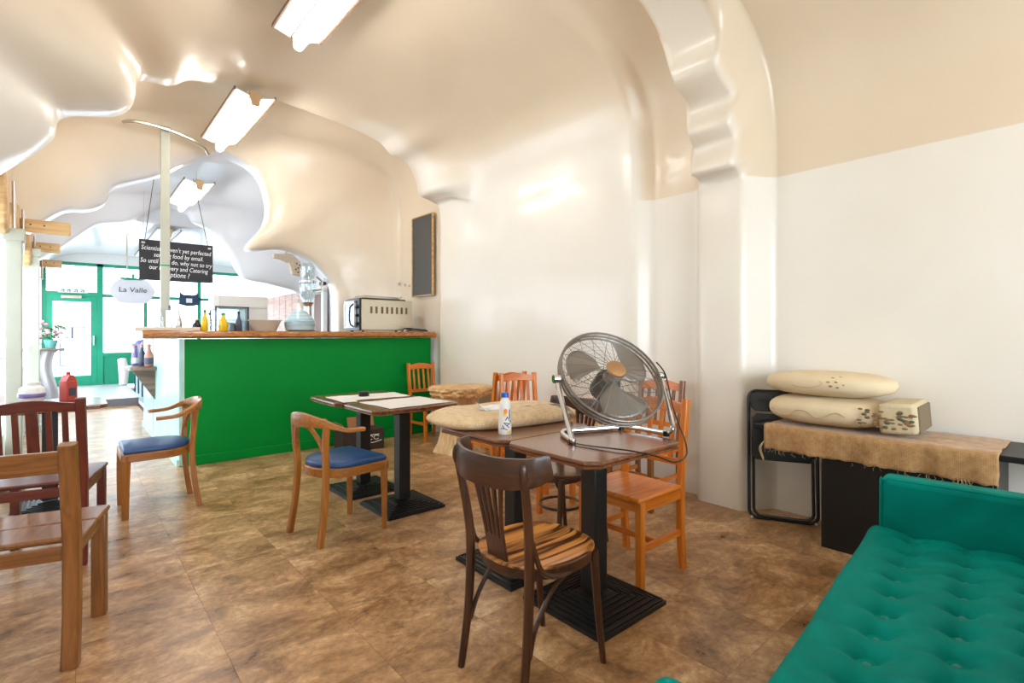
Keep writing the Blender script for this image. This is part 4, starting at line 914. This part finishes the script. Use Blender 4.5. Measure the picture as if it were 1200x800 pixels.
for k in range(20):
    a = 2*math.pi*k/20; m.tube([hp(RR*math.cos(a), RR*math.sin(a), -.022), hp(RR*math.cos(a), RR*math.sin(a), .022)], .0016, 4)
m.build('drum_wires', M_WIRE, fan)
MB().lathe([(.046, .062), (.050, .066), (.046, .074), (.03, .078), (.004, .079)], 28, m=HM).build('badge', M_COPPER, fan, smooth=True)
MB().lathe([(.03, .022), (.04, .02), (.04, -.01), (.03, -.012)], 20, m=HM).build('blade_hub', M_BLADE, fan, smooth=True)
for k in range(3):
    a0 = 2*math.pi*k/3+R(125); V = []; nr, na = 10, 8
    def bl(u, v):
        r_ = .035+.20*u; wd = R(20)+R(50)*min(1, u*1.9); a = a0+(v-.5)*wd+.55*u; round_ = (1-abs(2*v-1)**3)
        r2 = .035+.20*u*(.88+.12*round_)
        return hp(r2*math.cos(a), r2*math.sin(a), .005+.045*(v-.5)*(1-.2*u))
    b_ = MB().grid(bl, nr, na).build('blade', M_BLADE, fan, smooth=True); so = b_.modifiers.new('thick', 'SOLIDIFY'); so.thickness = .003
MB().lathe([(.055, -.02), (.065, -.03), (.065, -.12), (.05, -.135), (.01, -.137)], 24, m=HM).build('motor', M_BLACKP, fan, smooth=True)
P = [(-.285, 0, .292), (-.283, -.01, .25), (-.255, -.07, .06), (-.25, -.088, .022), (-.245, -.07, .014), (-.22, .08, .014), (-.18, .15, .014), (-.12, .16, .014), (0, .16, .014), (.12, .16, .014), (.18, .15, .014), (.22, .08, .014), (.262, -.05, .014), (.285, -.09, .03), (.295, -.08, .07), (.288, -.02, .24), (.285, 0, .292)]
MB().tube(catmull(P, 4), .0125, 10).build('stand', M_CHROME, fan, smooth=True)
for s in (-1, 1):
    MB().lathe([(.02, -.02), (.022, 0), (.018, .02)], 14, c=(s*.285, 0, .292), m=Matrix.Rotation(R(90), 4, 'Y')).build('pivot_knob', M_CHROME, fan, smooth=True)
for x, y in ((-.247, -.08), (-.15, .155), (.15, .155), (.27, -.07)): MB().lathe([(.014, 0), (.017, .002), (.017, .022), (.012, .026)], 12, c=(x, y, .0)).build('rubber_foot', M_BLACKP, fan, smooth=True)
MB().lathe([(.022, -.02), (.024, 0), (.022, .03)], 16, m=HM @ Matrix.Translation((-.06, -.16, -.11))).build('speed_knob', M_STEEL, fan, smooth=True)
MB().tube(catmull([(.275, .02, .36), (.30, -.02, .30), (.31, -.06, .16), (.30, -.13, .06), (.26, -.225, .008), (.20, -.31, -.035), (.10, -.36, -.045), (.0, -.36, -.01), (-.10, -.30, .008), (-.2, -.17, .006), (-.26, -.06, .006)], 6), .0035, 6).build('cable', M_BLACKP, fan, smooth=True)

# ------------------------------------------------------------------ sack on its low stool, stump tables
st = thing('low_stool', 'low honey wooden stool on the floor behind the near tables', 'stool', (2.66, 2.72, 0), R(0))
MB().box((0, 0, .44), (.40, .34, .03)).build('seat', W_ORANGE[0], st, bevel=.006)
for x in (-.17, .17):
    for y in (-.14, .14): MB().bar((x, y, 0), (x, y, .425), .036, .036, (0, 1, 0)).build('leg', W_ORANGE[2], st, bevel=.003)
for y in (-.14, .14): MB().bar((-.17, y, .37), (.17, y, .37), .05, .02, (0, 1, 0)).build('apron', W_ORANGE[0], st)
def sackf(p):
    e = .72; f = lambda a: math.copysign(abs(a)**e, a)
    q = Vector((f(p.x), f(p.y), p.z))
    n = mnoise.noise(Vector((q.x*2.2, q.y*2.2, 3)))*.25+mnoise.noise(Vector((q.x*6, q.y*6, 1)))*.08
    q.z = (q.z if q.z < 0 else q.z*(1+n*1.2)); 
    if q.z < -.55: q.z = -.55
    q.x *= 1+.04*mnoise.noise(Vector((q.y*3, 1, 2))); return q
sk = thing('burlap_sack', 'plump burlap sack lying over the far half of the front tables', 'sack', (1.92, 2.29, .755), R(-8))
MB().blob((0, 0, .03), (.45, .27, .060), 56, 24, fn=sackf).build('filled_body', M_SACK, sk, smooth=True, angle=180)
MB().tube(catmull([(.425, .12, .03), (.44, .02, .035), (.435, -.12, .03)], 5), .010, 6).build('end_seam', M_FRINGE, sk, smooth=True)
ts = thing('tissue', 'crumpled white tissue lying on the burlap sack', 'tissue', (1.78, 2.22, .842), R(10))
MB().blob((0, 0, .0), (.085, .055, .018), 28, 12, fn=lambda p: p*(1+.35*mnoise.noise(p*3.1))).build('crumple', M_TISSUE, ts, smooth=True, angle=180)
MB().grid(lambda u, v: (-.09+.04*u-.02*v, -.03+.06*v, .0+.05*v*(1-u)), 4, 6).build('raised_corner', M_TISSUE, ts, smooth=True)
def stump(label, loc, h, rt, rs, seed):
    t = thing('stump_table', label, 'table', loc, 0, 'tree stump tables by the wall')
    wob = lambda a, z, i: 1+.10*math.sin(5*a+seed)+.08*mnoise.noise(Vector((math.cos(a)*2, math.sin(a)*2, z*2+seed)))
    MB().lathe([(rs*1.35, 0), (rs*1.28, .03), (rs*1.08, .10), (rs*.96, .22), (rs*.92, .40), (rs*.98, h-.09), (rs*1.1, h-.06)], 40, wob=wob).build('trunk', W_STUMP, t, smooth=True, angle=60)
    wb_ = lambda a, z, i: 1+.10*mnoise.noise(Vector((math.cos(a)*9, math.sin(a)*9, z*40+seed)))+.03*math.sin(9*a+seed)
    MB().lathe([(rt*.78, h-.105), (rt*.92, h-.092), (rt*.97, h-.07), (rt*.94, h-.05), (rt*1.0, h-.03), (rt*.97, h-.012), (rt*.95, h)], 90, wob=wb_).build('bark_edge', W_BARK, t, smooth=True, angle=30)
    MB().lathe([(rt*.93, h-.004), (rt*.93, h+.002), (rt*.90, h+.003)], 48, wob=lambda a, z, i: 1+.03*math.sin(9*a+seed)).build('top_face', W_STUMP, t)
    return t
stump('tree stump table with burl edged top beside the green bar', (3.21, 4.56, 0), .69, .34, .20, 1.0)
stump('tree stump table with bark edge standing behind the fan', (3.26, 2.85, 0), .69, .27, .17, 2.6)
# cardboard box under the middle tables
cx = thing('cardboard_box', 'dark printed cardboard box on the floor under the middle tables', 'box', (2.42, 5.36, 0), R(-4))
MB().box((0, 0, .11), (.46, .28, .22)).build('carton', M_CARD, cx, bevel=.003)
MB().box((.06, .12, .27), (.30, .008, .12), Matrix.Rotation(R(-20), 3, 'X')).build('flap', M_CARDB, cx); MB().box((-.21, 0, .255), (.008, .27, .09), Matrix.Rotation(R(-30), 3, 'Y')).build('flap', M_CARDB, cx)
m = MB()
for x0 in (.07, .14): m.tube([(x0+.03*math.cos(R(a)), -.142, .13+.022*math.sin(R(a))) for a in range(20, 340, 20)], .004, 5)
m.tube([(.02, -.142, .09), (.10, -.142, .075), (.2, -.142, .095)], .004, 5).box((.11, -.142, .16), (.12, .004, .008)); m.build('print', M_CHALK, cx)

# ------------------------------------------------------------------ things on the left table
rb = thing('red_carton', 'red squeeze carton with a pointed top on the left table', 'carton', (.0, 5.12, .75), R(40))
MB().box((0, 0, .075), (.085, .07, .15)).build('body', M_RED, rb, bevel=.006)
MB().prism([(-.0425, .15), (.0425, .15), (.014, .195), (-.014, .195)], -.03, .03, Matrix.Rotation(R(90), 4, 'X')).build('shoulder', M_RED, rb); MB().lathe([(.013, .195), (.013, .215), (.01, .22)], 12).build('cap', M_RED, rb)
MB().box((0, -.0365, .07), (.05, .003, .06)).build('front_label', M_DKLAB, rb)
wj = thing('glazed_jar', 'white and lilac jar on the left table behind the mahogany chair', 'jar', (-.20, 5.10, .75))
MB().lathe([(.045, 0), (.06, .01), (.075, .06), (.07, .11), (.04, .135)], 24).build('body', M_WHITE, wj, smooth=True, angle=60); MB().lathe([(.0745, .045), (.078, .05), (.078, .07), (.075, .075)], 24).build('stripe', M_LILAC, wj, smooth=True); MB().lathe([(.042, .135), (.042, .155), (.02, .17)], 20).build('lid', M_WHITE, wj, smooth=True)

# ------------------------------------------------------------------ right bay: black cabinet, burlap cover, cushions, folding chair
bc = thing('black_cabinet', 'black laminate cabinet with overhanging top against the right wall', 'cabinet', (3.36, 1.09, 0))
MB().box((.22, -.38, .325), (.44, .76, .65)).build('body', M_BLACKW, bc, bevel=.003)
MB().box((.21, -.42, .665), (.48, 1.60, .03)).build('top_board', M_BLACKW, bc, bevel=.003)
cv2 = thing('burlap_cover', 'burlap cloth with frayed edge draped over the black cabinet', 'cloth', (3.36, .87, .682))
def cover(u, v):
    y = -.55+1.08*u; s_ = v*.62; n = .008*mnoise.noise(Vector((u*7, v*5, 1)))+.004*mnoise.noise(Vector((u*22, v*16, 5)))
    fringe = .012*mnoise.noise(Vector((u*30, 2, 3)))
    if s_ < .46: x, z = .44-s_*(.476/.46), .004+abs(n)
    else:
        q = s_-.46; a = min(1, q/.03); x = -.036-.010*a-.012*math.sin(u*19)*q/.16-.01*math.sin(u*43)*q/.16; z = .004-(q-.008*a)*(1+.2*(1-u)*0)+fringe*(q/.16)
    return (x, y+n, z)
co = MB().grid(cover, 70, 40).build('cloth', M_BURLAP, cv2, smooth=True, angle=180); so = co.modifiers.new('thick', 'SOLIDIFY'); so.thickness = .004
MB().grid(lambda u, v: (.43-.44*u, .53+.012*math.sin(v*3)+.006*math.sin(u*20), .006-.07*v), 20, 6).build('end_drop', M_BURLAP, cv2, smooth=True)
m = MB()
for k in range(34):
    y = -.55+1.08*random.random(); z = -.146; x = -.05-.01*random.random(); m.tube([(x, y, z), (x-.004*random.random(), y+random.uniform(-.01, .01), z-.012), (x, y+random.uniform(-.02, .02), z-.016-.012*random.random())], .0008, 4)
for k in range(4): m.tube(catmull([(-.05, -.44+.012*k, -.14), (-.06, -.46+.02*k, -.20), (-.055, -.43+.01*k, -.26-.01*k), (-.05, -.41, -.2)], 4), .0014, 4)
for k in range(3): m.tube(catmull([(-.04, .53, -.1), (-.05, .545+.006*k, -.15), (-.045, .53, -.21-.01*k)], 4), .002, 4)
m.build('frayed_threads', M_FRINGE, cv2)['kind'] = 'stuff'
def pill(e): 
    f = lambda a: math.copysign(abs(a)**e, a)
    return lambda p: Vector((f(p.x), f(p.y), math.copysign(abs(p.z)**.8, p.z)*(1+.06*mnoise.noise(Vector((p.x*3, p.y*3, 1))))))
def motif(parent, c, rx, ry, cx_, mat, n=7, r0=.028):
    m = MB()
    for k in range(n):
        a = 2*math.pi*k/n; y = c[0]+r0*1.4*math.cos(a); z = c[1]+r0*math.sin(a)
        m.blob((cx_(y, z), y, z), (.004, .012, .006), 8, 5)
    m.blob((cx_(c[0], c[1]), c[0], c[1]), (.005, .012, .008), 8, 5)
    return m.build('embroidery', mat, parent, smooth=True)
c1 = thing('floor_cushion', 'lower embroidered cushion with a boxed end on the burlap cover', 'cushion', (3.58, 1.05, .692), R(2), 'stacked embroidered cushions')
MB().blob((0, .06, .096), (.235, .335, .092), 40, 18, fn=pill(.72)).build('pad', M_CUSH, c1, smooth=True, angle=180)
MB().box((-.02, -.315, .10), (.38, .17, .165), Matrix.Rotation(R(-4), 3, 'X')).build('boxed_end', M_CUSHB, c1, bevel=.02)
MB().box((.0, -.402, .10), (.33, .012, .14), Matrix.Rotation(R(-4), 3, 'X')).build('end_panel', plain('taupe_velvet', rgb(128, 112, 88), .9), c1, bevel=.005)
m = MB()
for k in range(44):
    y = -.39+.25*random.random(); z = .045+.10*random.random(); m.blob((-.211+(.0 if y < -.24 else -.012), y, z), (.006, .010+.006*random.random(), .006), 7, 4)
m.build('embroidery_dots', M_EMB, c1, smooth=True)['kind'] = 'stuff'; m = MB()
for k in range(12): y = -.38+.24*random.random(); m.blob((-.212+(.0 if y < -.24 else -.012), y, .05+.09*random.random()), (.006, .014, .008), 7, 4)
m.build('embroidery_leaves', M_EMBG, c1, smooth=True)['kind'] = 'stuff'
MB().tube(catmull([(-.235, -.08+.05*k, .085+.022*math.sin(k*1.7)) for k in range(9)], 5), .003, 5).build('stitched_curl', M_EMB if False else M_FRINGE, c1, smooth=True)
c2 = thing('floor_cushion', 'upper round embroidered cushion on top of the stack', 'cushion', (3.58, 1.12, .874), R(-3), 'stacked embroidered cushions')
MB().blob((0, 0, .074), (.235, .35, .076), 44, 18, fn=pill(.76)).build('pad', M_CUSH, c2, smooth=True, angle=180)
MB().tube([(.225*math.cos(R(a)), .34*math.sin(R(a)), .062) for a in range(0, 360, 8)], .005, 6, closed=True).build('piping', M_CUSHB, c2, smooth=True)
def surf(y, z): 
    q = max(0, 1-(abs(y)/.35)**2.3-(abs(z-.074)/.076)**2.3); return -.235*q**.43-.001
motif(c2, (-.12, .098), 0, 0, surf, M_EMB); motif(c2, (.24, .092), 0, 0, surf, M_EMB, 6, .02)
MB().tube(catmull([(surf(y, z), y, z) for y, z in ((.18, .11), (.12, .07), (.02, .06), (-.05, .085), (-.03, .105))], 5), .0025, 5).build('stitched_curl', M_FRINGE, c2, smooth=True)
# folding chair leaning flat on the wall
a_, b_ = Vector((3.555, 1.61, 0)), Vector((3.745, 1.23, 0)); wx = (b_-a_).normalized(); nn = Vector((wx.y, -wx.x, 0))  # nn points to the wall or room
if nn.x > 0: nn = -nn
fc = thing('folding_chair', 'black metal folding chair folded flat against the right wall', 'chair', (a_+b_)/2)
def fp_(u, z, o=0): q = wx*u+nn*(o-.10*(z/.87)+.05); return (q.x, q.y, z)
hw = .205
def loop(z0, z1, hw_, o, r_=.05):
    out = []
    for cx0, cz0, a0 in ((hw_-r_, z1-r_, 0), (-hw_+r_, z1-r_, 90), (-hw_+r_, z0+r_, 180), (hw_-r_, z0+r_, 270)):
        for k in range(7): a = R(a0+15*k); out.append(fp_(cx0+r_*math.cos(a), cz0+r_*math.sin(a), o))
    return out
MB().tube(loop(.012, .86, hw, .0), .011, 8, closed=True).build('outer_frame', M_BLACKP, fc, smooth=True)
MB().tube(loop(.03, .60, hw-.028, .018), .010, 8, closed=True).build('inner_frame', M_BLACKP, fc, smooth=True)
def panel(u0, u1, z0, z1, o, th=.018, c=.03):
    pts = [(u0+c, z0), (u1-c, z0), (u1, z0+c), (u1, z1-c), (u1-c, z1), (u0+c, z1), (u0, z1-c), (u0, z0+c)]
    V = [fp_(u, z, o) for u, z in pts]+[fp_(u, z, o+th) for u, z in pts]; n = 8
    return MB().add(V, [tuple(range(n)), tuple(reversed(range(n, 2*n)))]+[(i, (i+1) % n, n+(i+1) % n, n+i) for i in range(n)])
panel(-.19, .19, .40, .71, .022).build('seat', M_BLACKP, fc, bevel=.006); panel(-.195, .195, .725, .855, .004).build('backrest', M_BLACKP, fc, bevel=.006)
panel(-.15, .15, .79, .815, .020, .008, .01).build('backrest_slot', M_BLACK, fc, bevel=.002)
for s in (-1, 1): MB().lathe([(.008, 0), (.008, .006)], 10, c=fp_(s*.19, .015, .012), m=Matrix.Rotation(math.atan2(nn.y, nn.x), 4, 'Z') @ Matrix.Rotation(R(90), 4, 'Y')).build('foot_cap', M_WHITE, fc)

# ------------------------------------------------------------------ sofa
sf = thing('velvet_sofa', 'teal velvet sofa with button tufted seat in the right foreground', 'sofa', (2.69, .675, 0), R(5.7))
BU = [(-.045-.152*i, -.155-.175*j) for j in range(4) for i in range(12)]
def seat(u, v):
    x = -1.835+1.865*u; y = .012-.80*v; z = .418
    d = 0
    for bx, by_ in BU:
        q = (x-bx)**2+((y-by_)*1.0)**2
        if q < .02: d += .036*math.exp(-q/.0012)+.014*math.exp(-q/.006)+.010*math.exp(-((x-bx)+(y-by_)*.5)**2/.0003)*math.exp(-q/.006)
    for j in range(4):
        q = (y-(-.155-.175*j))**2; d += .006*math.exp(-q/.0004)
    z += .012*mnoise.noise(Vector((x*2.5, y*2.5, 0)))+.004*mnoise.noise(Vector((x*9, y*9, 4)))
    e = min(u*1.865, (1-u)*1.865, v*.8, (1-v)*.8); 
    if e < .05: z -= .045*(1-e/.05)**2.2
    return (x, y, z-d)
MB().grid(seat, 230, 110).build('tufted_seat', M_VELVET, sf, smooth=True, angle=180)
MB().box((-.902, -.388, .285), (1.865, .80, .18)).build('seat_base', M_VELVET, sf, bevel=.03)
MB().box((-.902, -.388, .16), (1.78, .72, .08)).build('frame', M_BLACKW, sf)
for k, (x, y) in enumerate(BU): 
    if y > -.6: MB().blob((x, y, .376+.012*mnoise.noise(Vector((x*2.5, y*2.5, 0)))), (.011, .011, .006), 10, 5).build('button', M_BUTTON, sf, smooth=True)
for nm, x0, x1 in (('arm', .032, .16), ('arm', -1.965, -1.837)):
    a = MB().box(((x0+x1)/2, -.425 if x0 > 0 else -.38, .37), (x1-x0, .79 if x0 > 0 else .88, .50)).build(nm, M_VELVET, sf, bevel=.03)
    a.modifiers['bevel'].segments = 4
    MB().tube(catmull([(x0+.012, -.032 if x0 > 0 else .058, .14), (x0+.012, -.032 if x0 > 0 else .058, .57), (x0+.012, -.045 if x0 > 0 else .045, .605), (x0+.012, -.15, .612), (x0+.012, -.78, .612)], 4), .006, 6).build('piping', M_VELVET, a, smooth=True)
bk = MB().box((-.902, -.87, .58), (1.87, .16, .62), Matrix.Rotation(R(-8), 3, 'X')).build('backrest', M_VELVET, sf, bevel=.04)
for x in (-1.70, -.0):
    for y in (-.08, -.70): MB().tube([(x, y, 0), (x, y, .13)], [.014, .024], 10).build('leg', M_BLACKW, sf, smooth=True)
